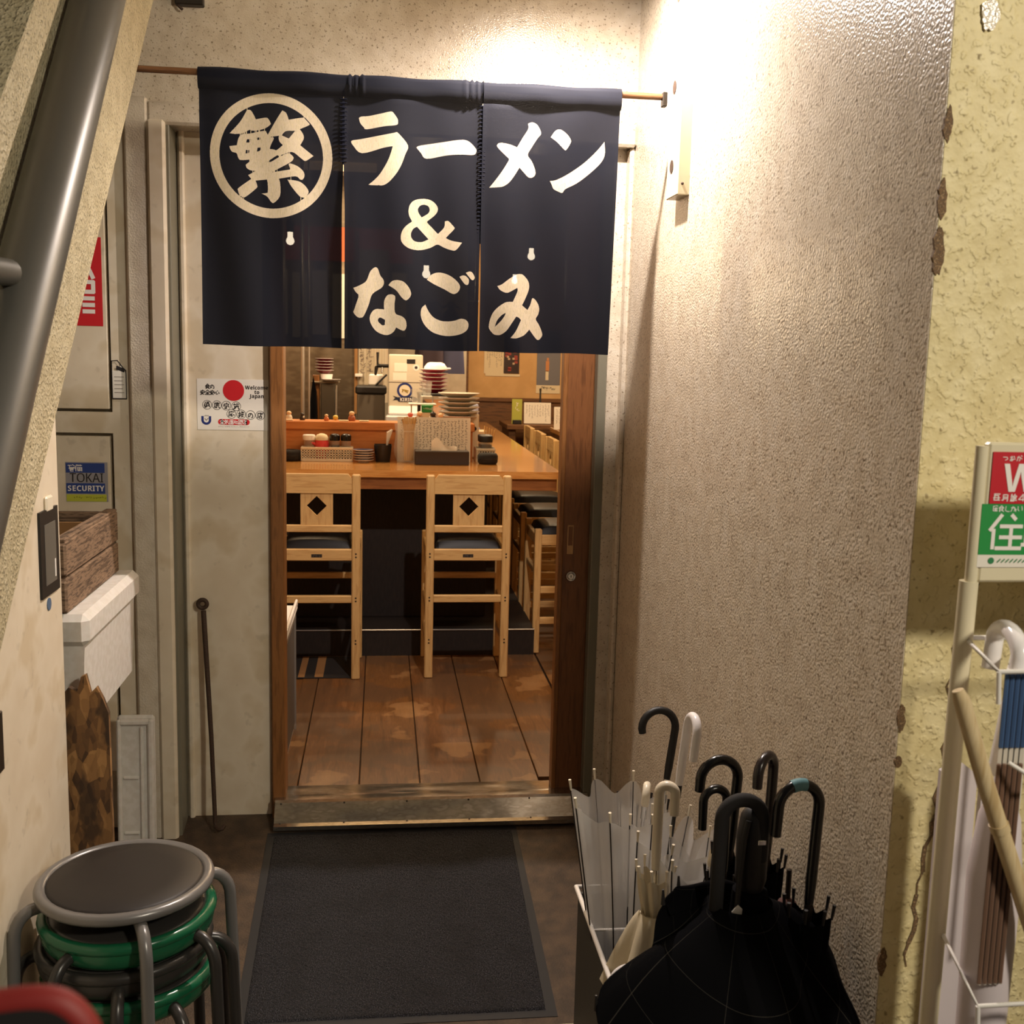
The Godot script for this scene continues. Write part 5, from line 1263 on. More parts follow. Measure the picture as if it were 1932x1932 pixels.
func perforated_basket(o: Node3D, w: float, d: float, h: float, cols: int, rows: int) -> void:
	# front and back walls with rows of real openings: a lattice of bars between two rims
	var sh := S()
	for z in [-d / 2, d / 2]:
		sh.box(Vector3(0, h - 0.006, z), Vector3(w + 0.008, 0.012, 0.006), 0.002)
		sh.box(Vector3(0, 0.007, z), Vector3(w, 0.014, 0.004), 0.001)
		for k in cols + 1: sh.box(Vector3(-w / 2 + w * k / cols, h / 2, z), Vector3(w / cols * 0.4, h - 0.01, 0.003))
		for k in rows + 1: sh.box(Vector3(0, 0.012 + (h - 0.024) * k / rows, z), Vector3(w, h / rows * 0.28, 0.003))
	for x in [-w / 2, w / 2]:
		sh.box(Vector3(x, h - 0.006, 0), Vector3(0.006, 0.012, d), 0.002)
		sh.box(Vector3(x, h / 2, 0), Vector3(0.004, h, d))
	put("lattice", sh, M.ivory, o)
	put("bottom", S().box(Vector3(0, 0.003, 0), Vector3(w, 0.004, d)), M.ivory, o)

func plate_stack(called: String, n: int, r: float, pitch: float, at: Vector3, outside: Material, edge: Material, label_of: Callable, grp: String, inside: Material = null) -> void:
	var base: Node3D
	for k in n:
		var p := at + Vector3(rng.randf_range(-0.003, 0.003), pitch * k, rng.randf_range(-0.003, 0.003))
		if k == 0:
			base = thing(called, label_of.call(0), "plate", p, Basis(), grp)
			put("dish", S().lathe([Vector2(0.0, 0.0), Vector2(r * 0.5, 0.0), Vector2(r * 0.52, 0.004), Vector2(r * 0.85, pitch * 0.75), Vector2(r * 0.985, pitch * 1.05)], 28), outside, base)
			put("rim", S().lathe([Vector2(r * 0.985, pitch * 1.05), Vector2(r, pitch * 1.08), Vector2(r, pitch * 1.17), Vector2(r * 0.97, pitch * 1.17)], 28), edge, base)
			put("inside", S().lathe([Vector2(r * 0.97, pitch * 1.17), Vector2(r * 0.83, pitch * 0.9), Vector2(r * 0.5, pitch * 0.25), Vector2(0.0, pitch * 0.2)], 28), inside if inside else outside, base)
		else: copy(base, p, label_of.call(k))

func build_counter_things() -> void:
	var tb := thing("tissue_box", "dark brown oblong tissue box on the counter in front of the menu card", "tissue box", Vector3(0.306, TOP, -2.045))
	put("box", S().span(Vector3(-0.137, 0, -0.05), Vector3(0.137, 0.07, 0.05), 0.003), mat(Color8(46, 36, 28), 0.6), tb)
	var ti := []
	for i in 21:
		var col := []
		for j in 9:
			var a := i / 20.0
			var f := j / 8.0
			col.append(Vector3(lerpf(-0.055, 0.075, a), 0.066 + f * (0.022 + 0.042 * exp(-pow((a - 0.22) / 0.3, 2.0)) + 0.006 * sin(a * 9.0)), 0.02 - 0.012 * f + 0.006 * sin(a * 8.0 + f * 2.0) * (0.3 + f)))
		ti.append(col)
	var tt := thing("tissue", "white tissue pulled up from the dark tissue box", "tissue", Vector3(0.306, TOP, -2.045))
	put("sheet", S().grid(ti, Vector3(0, 0, 1)), M.paper, tt)
	var mc := thing("menu_card", "large white handwritten menu card standing behind the tissue box", "menu", Vector3(0.262, TOP, -2.165), Basis(Vector3.RIGHT, -0.1))
	put("sheet", S().box(Vector3(0.01, 0.115, 0), Vector3(0.38, 0.23, 0.002)), M.paper, mc)
	put("handwriting", scribble(0.35, 0.2, 19, 0.0105, 0.0012, 8), M.inkm, mc, Vector3(0.01, 0.115, 0))
	var cs := thing("chopstick_holder", "clear bag holder packed with pale wooden chopsticks in front of the menu", "chopsticks", Vector3(0.14, TOP, -2.11))
	put("bag", S().lathe([Vector2(0, 0.003), Vector2(0.045, 0.004), Vector2(0.06, 0.06), Vector2(0.05, 0.15), Vector2(0.056, 0.2)], 20, Vector3(-0.012, 0, 0), Basis().scaled(Vector3(1.1, 1, 0.6))), M.bag, cs)
	for k in 14:
		var x := -0.026 + 0.053 * (k % 7) / 6.0
		var zz := 0.008 - 0.016 * int(k / 7)
		put("chopstick_pair", S().tube([Vector3(x * 0.75, 0.01, zz), Vector3(x * 0.8, 0.16, zz), Vector3(x * 1.25, 0.225 + 0.01 * sin(k * 2.3), zz)], 0.0048, 6), M.pine_y, cs)
	put("paper_band", S().box(Vector3(0, 0.16, 0.0165), Vector3(0.058, 0.004, 0.001)), M.paper_warm, cs)
	var cp := thing("spoon_cup", "square black cup holding white plastic spoons between the dishes and chopsticks", "cup", Vector3(0.008, TOP, -2.14))
	var cl := S()
	cl.lathe([Vector2(0, 0.0), Vector2(0.05, 0.0), Vector2(0.064, 0.088), Vector2(0.06, 0.088), Vector2(0.048, 0.006), Vector2(0, 0.006)], 4, Vector3.ZERO, yaw(45))
	put("cup", cl, M.black, cp)
	for k in 4:
		var spn := thing("plastic_spoon", ["white plastic spoon leaning furthest right in the black cup", "white plastic spoon second from the right in the black cup", "white plastic spoon third from the right in the black cup", "white plastic spoon furthest left in the black cup"][k], "spoon", Vector3(0.008, TOP, -2.14), Basis(), "white spoons in the black cup")
		put("handle", S().tube([Vector3(0.0 + 0.006 * k, 0.02, -0.01), Vector3(0.045 - 0.007 * k, 0.165 - 0.004 * k, -0.012 + 0.006 * k)], [0.004, 0.006], 8), M.white, spn)
	var bk := thing("condiment_basket", "ivory perforated plastic basket of condiments at the left of the counter", "basket", Vector3(-0.275, TOP, -2.14))
	perforated_basket(bk, 0.255, 0.07, 0.073, 18, 4)
	var y0 := TOP + 0.006
	bottle("salt_jar", "clear jar with a white lid, leftmost in the ivory basket", Vector3(-0.367, y0, -2.145), [Vector2(0, 0), Vector2(0.028, 0), Vector2(0.029, 0.1)], M.glass, [Vector2(0.031, 0.1), Vector2(0.032, 0.122), Vector2(0.028, 0.127), Vector2(0, 0.128)], M.white, "jars in the ivory basket")
	var sj := bottle("red_pot", "round red pot with a pale lid, second in the ivory basket", Vector3(-0.303, y0, -2.145), [Vector2(0, 0), Vector2(0.026, 0), Vector2(0.036, 0.05), Vector2(0.037, 0.085), Vector2(0.032, 0.1)], mat(Color8(206, 66, 66), 0.3), [Vector2(0.034, 0.1), Vector2(0.034, 0.112), Vector2(0.026, 0.126), Vector2(0.01, 0.133), Vector2(0, 0.134)], M.paper_warm, "jars in the ivory basket")
	put("spout", S().tube([Vector3(-0.025, 0.075, 0.01), Vector3(-0.052, 0.088, 0.018)], [0.01, 0.006], 8), mat(Color8(206, 66, 66), 0.3), sj)
	for k in 2:
		var b := bottle("sauce_bottle", ["dark sauce bottle with a domed black lid, third in the ivory basket", "dark sauce bottle with a domed black lid, rightmost in the ivory basket"][k], Vector3(-0.237 + 0.057 * k, y0, -2.145), [Vector2(0, 0), Vector2(0.024, 0), Vector2(0.025, 0.1)], M.glass, [Vector2(0.0265, 0.098), Vector2(0.0275, 0.12), Vector2(0.024, 0.129), Vector2(0.012, 0.134), Vector2(0, 0.135)], M.black_gloss, "jars in the ivory basket")
		put("sauce", S().lathe([Vector2(0, 0.004), Vector2(0.0225, 0.004), Vector2(0.0225, 0.075 - 0.02 * k), Vector2(0, 0.075 - 0.02 * k)], 18), mat(Color8(40, 22, 14), 0.2), b)
	plate_stack("small_dish", 5, 0.053, 0.0125, Vector3(-0.09, TOP, -2.1), M.white_gloss, M.white_gloss, func(k): return ["small white dish at the bottom of the little stack by the basket", "second small white dish up in the little stack by the basket", "middle small white dish of the little stack by the basket", "fourth small white dish up in the little stack by the basket", "top small white dish of the little stack with a blue pattern inside"][k], "small dishes by the basket", mat(Color8(70, 84, 122), 0.3))
	for e in [["black round rolled towel holder at the left end of the counter", Vector3(-0.455, TOP, -2.13)], ["black round rolled towel holder before the right condiment basket", Vector3(0.546, TOP, -2.085)]]:
		var o := thing("towel_holder", e[0], "holder", e[1], Basis(), "black holders on the counter")
		put("holder", S().lathe([Vector2(0, 0.0), Vector2(0.044, 0.0), Vector2(0.052, 0.01), Vector2(0.053, 0.042), Vector2(0.046, 0.054), Vector2(0.03, 0.057), Vector2(0, 0.052)], 24), M.black_matt, o)
		put("seam", S().lathe([Vector2(0.0532, 0.026), Vector2(0.054, 0.028), Vector2(0.0532, 0.03)], 24), M.black, o)
	var b2 := thing("condiment_basket", "white perforated basket at the corner of the counter right of the menu", "basket", Vector3(0.543, TOP, -2.24))
	perforated_basket(b2, 0.095, 0.16, 0.073, 7, 4)
	for k in 2: 
		var b := bottle("sauce_bottle", ["squat dark bottle with a flat black lid, near one in the white basket", "squat dark bottle with a flat black lid, far one in the white basket"][k], Vector3(0.545, y0, -2.195 - 0.075 * k), [Vector2(0, 0), Vector2(0.033, 0), Vector2(0.034, 0.1)], M.glass, [Vector2(0.036, 0.098), Vector2(0.037, 0.128), Vector2(0.034, 0.132), Vector2(0, 0.132)], M.black, "bottles in the white basket")
		put("sauce", S().lathe([Vector2(0, 0.004), Vector2(0.031, 0.004), Vector2(0.031, 0.085), Vector2(0, 0.085)], 18), mat(Color8(30, 20, 16), 0.2), b)
	var nb := thing("napkin_bundle", "bundle of pale napkins and chopsticks behind the white basket on the wing", "napkins", Vector3(0.56, TOP, -2.6))
	put("napkins", S().box(Vector3(0, 0.07, 0), Vector3(0.06, 0.14, 0.05), 0.01), M.paper_warm, nb)
	for k in 5: put("chopstick_pair", S().tube([Vector3(0.01 + 0.008 * k, 0.02, 0.03), Vector3(0.015 + 0.014 * k, 0.165 - 0.006 * k, 0.02)], 0.005, 6), M.pine_y, nb)
	var cup := thing("tall_ivory_caddy", "tall ivory caddy with a dark button at the corner of the upstand", "caddy", Vector3(0.5, TOP, -2.42))
	put("body", S().box(Vector3(0, 0.12, 0), Vector3(0.05, 0.24, 0.05), 0.006), M.ivory, cup)
	put("button", S().lathe([Vector2(0.012, 0), Vector2(0.012, 0.004), Vector2(0, 0.004)], 14), M.black, cup, Vector3(0, 0.16, 0.025), aim(Vector3(0, 0, 1), Vector3.UP))
	var cu := thing("blue_cushion_pack", "pale blue wrapped pack standing far along the counter wing", "pack", Vector3(0.58, TOP, -3.9))
	put("pack", S().box(Vector3(0, 0.12, 0), Vector3(0.14, 0.24, 0.1), 0.02), mat(Color8(166, 176, 208), 0.5), cu)
	put("fold", S().box(Vector3(0.02, 0.05, 0.055), Vector3(0.12, 0.07, 0.05), 0.02), mat(Color8(150, 160, 200), 0.5), cu)
	# on the upstand cap: bowls, red plates, little figures
	var cap := 1.2055
	plate_stack("grey_bowl", 6, 0.113, 0.0245, Vector3(0.417, cap, -2.45), M.grey_bowl, M.white_gloss, func(k): return ["lowest grey white bowl of the wide stack on the upstand", "second grey white bowl from below in the wide stack", "third grey white bowl from below in the wide stack", "third grey white bowl from the top of the wide stack", "second grey white bowl from the top of the wide stack", "top grey white bowl of the wide stack on the upstand"][k], "stack of grey bowls on the upstand")
	var sh := thing("serving_shelf", "steel shelf behind the upstand carrying the red plates", "shelf", Vector3(0.3, 0, -2.7))
	put("board", S().span(Vector3(-0.1, 1.33, -0.1), Vector3(0.08, 1.345, 0.1), 0.003), M.black, sh)
	for sx in [-0.09, 0.07]: put("leg", S().tube([Vector3(sx, 0.07, 0), Vector3(sx, 1.33, 0)], 0.01, 10), M.black, sh)
	plate_stack("red_plate", 6, 0.083, 0.0215, Vector3(0.29, 1.3455, -2.7), M.red_lacquer, M.white_gloss, func(k): return ["lowest red plate of the tall stack by the beer dispenser", "second red plate from below in the tall stack", "third red plate from below in the tall stack", "third red plate from the top of the tall stack", "second red plate from the top of the tall stack", "topmost red plate of the tall stack, under the white dish"][k], "stack of red plates", M.white_gloss)
	var wd := thing("white_dish", "white dish turned over on top of the red plates", "dish", Vector3(0.3, 1.3455 + 0.0215 * 6 + 0.008, -2.7))
	put("dish", S().lathe([Vector2(0.07, -0.004), Vector2(0.066, 0.01), Vector2(0.05, 0.028), Vector2(0.036, 0.034), Vector2(0, 0.034)], 24, Vector3(0.0, 0, 0), Basis().scaled(Vector3(0.95, 1, 1))), M.white_gloss, wd)
	put("lip", S().box(Vector3(0.066, 0.0, 0.0), Vector3(0.04, 0.01, 0.06), 0.004), M.white_gloss, wd)
	for k in 3:
		var gl := thing("glass_tumbler", ["clear tumbler just below the red plates", "clear tumbler beside the green carton", "clear tumbler at the left edge of the grey bowls"][k], "glass", [Vector3(0.245, cap + 0.13, -2.53), Vector3(0.19, cap + 0.09, -2.5), Vector3(0.295, cap, -2.4)][k], Basis(), "tumblers on the upstand")
		put("glass", S().lathe([Vector2(0, 0.0), Vector2(0.024, 0.0), Vector2(0.03, 0.075), Vector2(0.028, 0.075), Vector2(0.022, 0.004), Vector2(0, 0.004)], 18), M.glass, gl)
	var gs := thing("glass_shelf", "low wire stand behind the upstand holding glasses and the green carton", "stand", Vector3(0.22, cap, -2.5))
	put("tray", S().box(Vector3(0, 0.085, 0), Vector3(0.15, 0.008, 0.12), 0.002), M.white, gs)
	put("tray", S().box(Vector3(0.025, 0.126, -0.03), Vector3(0.06, 0.006, 0.06), 0.002), M.white, gs)
	put("post", S().tube([Vector3(0.06, 0, -0.05), Vector3(0.06, 0.126, -0.05)], 0.004, 6).tube([Vector3(-0.06, 0, 0.05), Vector3(-0.06, 0.085, 0.05)], 0.004, 6), M.alu, gs)
	var gc := thing("green_carton", "small green carton with white lettering left of the grey bowls", "carton", Vector3(0.245, cap + 0.0425, -2.44))
	put("carton", S().box(Vector3(0, 0.02, 0), Vector3(0.062, 0.04, 0.04), 0.002), M.green_poster, gc)
	put("lettering", scribble(0.04, 0.012, 5, 0.009, 0.0205, 2), M.ink_white, gc, Vector3(0, 0.02, 0))
	put("base", S().box(Vector3(0, -0.021, 0), Vector3(0.058, 0.042, 0.036), 0.002), M.paper_warm, gc)
	var fg := [[-0.48, 0.045, "ivory", "small pale bird ornament at the left end of the upstand cap"], [-0.41, 0.038, "dark", "small dark ornament with a pale top, second on the upstand cap"], [-0.285, 0.034, "orange", "little round headed orange ornament left of the lemon one"], [-0.24, 0.028, "lemon", "little lemon yellow ball ornament on the upstand cap"], [-0.155, 0.05, "terracotta", "terracotta doll ornament with a round head, tallest on the upstand cap"], [0.15, 0.05, "red", "pinkish red fan shaped ornament behind the chopsticks"], [0.2, 0.055, "brown", "brown and cream animal ornament, left one before the grey bowls"], [0.27, 0.055, "dark", "black and white animal ornament, middle one before the grey bowls"], [0.31, 0.05, "brown", "brown and cream animal ornament, right one before the grey bowls"]]
	var fc := {"ivory": Color8(222, 214, 196), "dark": Color8(44, 38, 34), "orange": Color8(196, 116, 70), "lemon": Color8(214, 190, 90), "terracotta": Color8(160, 88, 56), "red": Color8(206, 100, 84), "brown": Color8(150, 116, 78)}
	for k in fg.size():
		var e = fg[k]
		var h: float = e[1]
		var o := thing("ornament", e[3], "ornament", Vector3(e[0], cap, -2.3 + 0.02 * (k % 3)), yaw(k * 40.0), "ornaments along the upstand cap")
		var m := mat(fc[e[2]], 0.4)
		if e[2] == "lemon":
			put("ball", S().lathe([Vector2(0, 0), Vector2(h * 0.4, h * 0.15), Vector2(h * 0.5, h * 0.5), Vector2(h * 0.4, h * 0.85), Vector2(0, h)], 16), m, o)
			continue
		put("body", S().lathe([Vector2(0, 0), Vector2(h * 0.34, 0), Vector2(h * 0.4, h * 0.2), Vector2(h * 0.3, h * 0.5), Vector2(h * 0.16, h * 0.6), Vector2(0, h * 0.62)], 16), m, o)
		put("head", S().lathe([Vector2(0, 0.5 * h), Vector2(h * 0.22, 0.58 * h), Vector2(h * 0.3, 0.77 * h), Vector2(h * 0.2, 0.95 * h), Vector2(0, h)], 16), mat(Color8(222, 190, 150), 0.4) if k % 2 == 0 else m, o)
		if e[2] in ["brown", "dark"]:
			for sx in [-1.0, 1.0]: put("ear", S().lathe([Vector2(h * 0.08, 0), Vector2(0, h * 0.16)], 8), m, o, Vector3(sx * h * 0.16, h * 0.92, 0))
			put("white_bib", S().box(Vector3(0, h * 0.35, h * 0.3), Vector3(h * 0.25, h * 0.4, h * 0.12), h * 0.05), M.ivory, o)
	for k in 3:
		var ca := thing("pale_card", ["small pale card lying left of the terracotta doll", "small pale card lying right of the terracotta doll", "small pale card under the bird ornament"][k], "card", Vector3([-0.195, -0.09, -0.48][k], cap, -2.235), Basis(), "cards on the upstand cap")
		put("card", S().box(Vector3(0, 0.003, 0), Vector3(0.05, 0.005, 0.03), 0.001), M.paper_warm, ca)

# ---- kitchen and the far end of the room
func build_kitchen_and_back() -> void:
	var bs := thing("beer_dispenser", "tall white beer dispenser with a round emblem and a black tap", "dispenser", Vector3(0.14, 0, -3.12))
	var bd := put("cabinet", S().span(Vector3(-0.1, 0.07, -0.12), Vector3(0.1, 1.555, 0.12), 0.006), mat(Color8(206, 198, 180), 0.35), bs)
	put("door_seam", S().span(Vector3(-0.1, 1.39, 0.119), Vector3(0.1, 1.394, 0.121)), M.ink_grey, bd)
	put("lower_shelf", S().span(Vector3(-0.115, 1.03, 0.1), Vector3(0.13, 1.2, 0.22), 0.008), mat(Color8(206, 206, 210), 0.4), bs)
	put("slope", S().box(Vector3(0.0, 1.225, 0.15), Vector3(0.2, 0.06, 0.03), 0.006, Basis(Vector3.RIGHT, -0.6)), mat(Color8(216, 214, 214), 0.4), bs)
	put("emblem_ring", disc(S(), Vector2(-0.005, 1.345), 0.033, 0.046, 0.1212, 30), M.navy_ink, bd)
	put("emblem_disc", disc(S(), Vector2(-0.005, 1.345), 0.0, 0.033, 0.1212, 30), M.ivory, bd)
	var beast := S()
	for e in [[-0.02, 1.35, 0.015, 1.342], [-0.005, 1.342, 0.012, 1.332], [-0.015, 1.345, -0.02, 1.336]]: bar(beast, Vector2(e[0], e[1]), Vector2(e[2], e[3]), 0.007, 0.1216)
	put("emblem_mark", beast, mat(Color8(150, 126, 60), 0.4), bd)
	put("ribbon", S().prism(PackedVector2Array([Vector2(-0.075, 1.312), Vector2(-0.06, 1.3), Vector2(-0.075, 1.286), Vector2(-0.05, 1.29), Vector2(-0.04, 1.278), Vector2(0.06, 1.278), Vector2(0.075, 1.296), Vector2(0.05, 1.31), Vector2(-0.045, 1.304)]), 0.1215, 0.1222), mat(Color8(24, 38, 66), 0.4), bd)
	put("ribbon_words", latin("KIRIN", 0.028), M.ink_white, bd, Vector3(0.005, 1.291, 0.1232))
	put("notice", S().box(Vector3(-0.03, 1.48, 0.1205), Vector3(0.075, 0.05, 0.001)).box(Vector3(-0.035, 1.425, 0.1205), Vector3(0.08, 0.045, 0.001)), M.paper, bd)
	put("black_plate", S().box(Vector3(0.03, 1.515, 0.1205), Vector3(0.05, 0.026, 0.002)), M.black, bd)
	put("dial", disc(S(), Vector2(0.06, 1.48), 0.009, 0.019, 0.1212, 20), M.white, bd)
	put("dial_centre", disc(S(), Vector2(0.06, 1.48), 0.0, 0.009, 0.1212, 16), M.inkm, bd)
	put("slot", S().box(Vector3(-0.025, 1.245, 0.121), Vector3(0.08, 0.007, 0.003)), M.black, bd)
	var tp := put("tap", S().tube([Vector3(-0.1, 1.485, 0.06), Vector3(-0.165, 1.485, 0.06), Vector3(-0.172, 1.475, 0.06), Vector3(-0.178, 1.43, 0.07)], [0.011, 0.012, 0.012, 0.007], 10), M.black_gloss, bs)
	put("tap_lever", S().tube([Vector3(-0.165, 1.49, 0.06), Vector3(-0.166, 1.51, 0.06), Vector3(-0.165, 1.565, 0.06)], [0.007, 0.006, 0.009], 10), M.black, tp)
	put("tap_nozzle", S().tube([Vector3(-0.138, 1.485, 0.06), Vector3(-0.14, 1.445, 0.07)], 0.006, 8), M.chrome, tp)
	var ds := thing("dark_sink_unit", "dark sink unit with a black basin left of the beer dispenser", "sink", Vector3(-0.06, 0, -3.35))
	put("basin", S().span(Vector3(-0.1, 1.31, -0.14), Vector3(0.09, 1.36, 0.14), 0.01), M.black, ds)
	put("frame", S().span(Vector3(-0.09, 0.07, -0.13), Vector3(0.08, 1.31, 0.13), 0.006), mat(Color8(88, 80, 70), 0.5), ds)
	put("white_caddy", S().span(Vector3(-0.02, 1.36, -0.05), Vector3(0.07, 1.43, 0.05), 0.008), M.white, ds)
	put("ladle", S().tube([Vector3(0.02, 1.36, 0.06), Vector3(0.09, 1.43, 0.07)], 0.006, 8), M.black, ds)
	var kp := thing("kitchen_stand", "dull steel kitchen stand carrying a stack of red edged plates behind the upstand", "stand", Vector3(-0.36, 0, -3.3))
	put("cabinet", S().span(Vector3(-0.005, 0.07, -0.15), Vector3(0.075, 1.37, 0.1), 0.004), mat(Color8(84, 78, 68), 0.4, 0.6), kp)
	put("wooden_post", S().span(Vector3(-0.055, 0.07, 0.03), Vector3(-0.015, 1.42, 0.07), 0.003), M.jamb_wood, kp)
	put("post", S().tube([Vector3(0.085, 0.07, 0.08), Vector3(0.085, 1.36, 0.08)], 0.008, 8), M.alu, kp)
	put("shelf", S().span(Vector3(-0.06, 1.37, -0.15), Vector3(0.1, 1.382, 0.1), 0.002), M.kitchen_steel, kp)
	plate_stack("edged_plate", 5, 0.056, 0.0175, Vector3(-0.345, 1.43, -3.25), mat(Color8(120, 40, 46), 0.3), M.white_gloss, func(k): return ["lowest red edged plate of the stack in the left kitchen window", "second red edged plate from below in the left kitchen", "middle red edged plate of the stack in the left kitchen", "second red edged plate from the top in the left kitchen", "top red edged plate of the stack in the left kitchen"][k], "red edged plates in the kitchen")
	var wb := thing("white_bowl", "white bowl and saucer under the red edged plates in the kitchen", "bowl", Vector3(-0.335, 1.382, -3.25))
	put("bowl", S().lathe([Vector2(0.02, 0), Vector2(0.034, 0.01), Vector2(0.04, 0.044), Vector2(0.0, 0.044)], 20), M.white_gloss, wb)
	put("saucer", S().lathe([Vector2(0, 0), Vector2(0.045, 0.003), Vector2(0.06, 0.014), Vector2(0, 0.01)], 20), M.white_gloss, wb, Vector3(0.03, 0, 0.03))
	for e in [[-0.462, 0.012, -3.05, "bright steel kitchen post at the far left"], [-0.425, 0.006, -3.05, "thin bright steel post right of the thick kitchen post"]]:
		var o := thing("kitchen_post", e[3], "post", Vector3(e[0], 0.065, e[2]), Basis(), "kitchen posts")
		put("tube", S().tube([Vector3.ZERO, Vector3(0, 2.6, 0)], e[1], 10), M.alu, o)
		put("foot", S().lathe([Vector2(0.03, 0), Vector2(0.03, 0.01), Vector2(0.012, 0.02)], 12), M.alu, o)
	var ap := thing("black_apron", "long black apron hanging left of the wooden post in the kitchen", "apron", Vector3(-0.41, 1.15, -3.2))
	put("cloth", S().prism(PackedVector2Array([Vector2(-0.03, 0), Vector2(0.025, 0), Vector2(0.02, 0.17), Vector2(0.0, 0.26), Vector2(-0.012, 0.17)]), -0.012, 0.012), M.black_cloth, ap)
	var cu := thing("pale_curtain", "pale hanging curtain with grey scribbled columns behind the beer tap", "curtain", Vector3(-0.06, 1.23, -3.9))
	var cg := []
	for i in 41:
		var col := []
		for j in 6: col.append(Vector3(lerpf(-0.095, 0.1, i / 40.0), 1.0 * j / 5.0, 0.008 * sin(i * 0.9)))
		cg.append(col)
	put("cloth", S().grid(cg, Vector3(0, 0, 1)), mat(Color8(190, 180, 160), 0.8), cu)
	put("marks", scribble(0.09, 0.7, 2, 0.03, 0.0115, 12), M.ink_grey, cu, Vector3(-0.05, 0.4, 0))
	var fh := thing("fire_box", "orange and white wall menu strips hung high in the kitchen", "menu", Vector3(-0.2, 1.6, -3.93))
	for k in 8: put("strip", S().box(Vector3(-0.6 + 0.13 * k, 0.26 + 0.02 * (k % 2), 0), Vector3(0.1, 0.42, 0.002)), M.paper, fh)
	put("orange_strip", S().box(Vector3(-0.1, 0.66, 0), Vector3(1.0, 0.22, 0.002)), mat(Color8(214, 96, 50), 0.6), fh)
	var kd := thing("dark_doorway_cloth", "brown strip of cloth and dark shelf between the steel wall and the pale curtain", "cloth", Vector3(-0.172, 1.15, -3.9))
	put("strip", S().box(Vector3(0, 0.6, 0), Vector3(0.022, 1.2, 0.01), 0.002), M.cardboard, kd)
	put("shelf", S().box(Vector3(0.02, 0.26, 0.03), Vector3(0.05, 0.02, 0.06), 0.003), M.white, kd)
	var co := thing("hanging_coat", "dark purple grey coat hanging beside the beer dispenser", "coat", Vector3(0.36, 1.43, -4.6))
	put("coat", coat_shape(0.1, 0.5, 3), mat(Color8(72, 62, 74), 0.8), co)
	put("hanger", S().tube([Vector3(-0.08, 0.47, 0), Vector3(0, 0.52, 0), Vector3(0.08, 0.47, 0)], 0.008, 8), M.black, co)
	var cj := thing("hanging_jacket", "dark blue jacket hanging right of the purple grey coat", "jacket", Vector3(0.5, 1.42, -4.6))
	put("jacket", coat_shape(0.085, 0.5, 5), mat(Color8(62, 66, 98), 0.6), cj)
	put("hanger", S().tube([Vector3(-0.07, 0.47, 0), Vector3(0, 0.52, 0), Vector3(0.07, 0.47, 0)], 0.008, 8), M.black, cj)
	var rail := thing("coat_rail", "steel rail carrying the hanging coats", "rail", Vector3(0.4, 1.95, -4.6))
	put("tube", S().tube([Vector3(-0.35, 0, 0), Vector3(0.3, 0, 0)], 0.01, 10).tube([Vector3(-0.3, 0, 0), Vector3(-0.3, 0.75, 0)], 0.006, 6).tube([Vector3(0.27, 0, 0), Vector3(0.27, 0.75, 0)], 0.006, 6), M.alu, rail)
	# posters on the tan wall
	var p1 := thing("wall_menu", "pale handwritten menu sheet beside the dark poster on the tan wall", "menu", Vector3(0.962, 1.62, -5.945))
	put("sheet", S().box(Vector3.ZERO, Vector3(0.175, 0.43, 0.002)), M.paper_warm, p1)
	put("handwriting", scribble(0.14, 0.36, 7, 0.012, 0.0013, 21), M.ink_grey, p1)
	var p2 := thing("dark_poster", "dark poster with small red and white food pictures on the tan wall", "poster", Vector3(1.112, 1.63, -5.944))
	put("sheet", S().box(Vector3.ZERO, Vector3(0.135, 0.44, 0.002)), mat(Color8(44, 22, 18), 0.4), p2)
	var fd := S()
	var fw := S()
	for k in 9: fd.box(Vector3(rng.randf_range(-0.05, 0.05), rng.randf_range(-0.19, 0.02), 0.001), Vector3(0.028, 0.02, 0.0015))
	for k in 8: fw.box(Vector3(rng.randf_range(-0.05, 0.05), rng.randf_range(-0.19, 0.06), 0.0012), Vector3(0.018, 0.016, 0.0016))
	put("food_pictures", fd, mat(Color8(150, 50, 36), 0.5), p2)
	put("food_pictures", fw, mat(Color8(196, 170, 140), 0.5), p2)
	put("lower_strip", S().box(Vector3(-0.075, -0.235, 0), Vector3(0.3, 0.02, 0.002)), M.paper_warm, p2)
	var p3 := thing("blue_poster", "grey blue poster with a small standing orange figure, rightmost on the tan wall", "poster", Vector3(1.437, 1.5, -5.944))
	put("sheet", S().box(Vector3(0, 0.05, 0), Vector3(0.205, 0.47, 0.002)), mat(Color8(112, 112, 118), 0.5), p3)
	put("sky_band", S().box(Vector3(0, 0.16, 0.0004), Vector3(0.205, 0.13, 0.002)), mat(Color8(70, 78, 92), 0.5), p3)
	put("figure_print", S().box(Vector3(-0.01, -0.02, 0.001), Vector3(0.03, 0.09, 0.002)).box(Vector3(-0.008, 0.04, 0.001), Vector3(0.018, 0.024, 0.002)), mat(Color8(196, 132, 80), 0.5), p3)
	put("figure_print", S().box(Vector3(-0.012, -0.1, 0.001), Vector3(0.026, 0.08, 0.002)), M.paper_warm, p3)
	put("white_foot", S().box(Vector3(0, -0.22, 0), Vector3(0.21, 0.07, 0.002)), M.paper_warm, p3)
	put("poster_words", scribble(0.12, 0.03, 8, 0.022, 0.0013, 31), M.inkm, p3, Vector3(0, -0.215, 0))
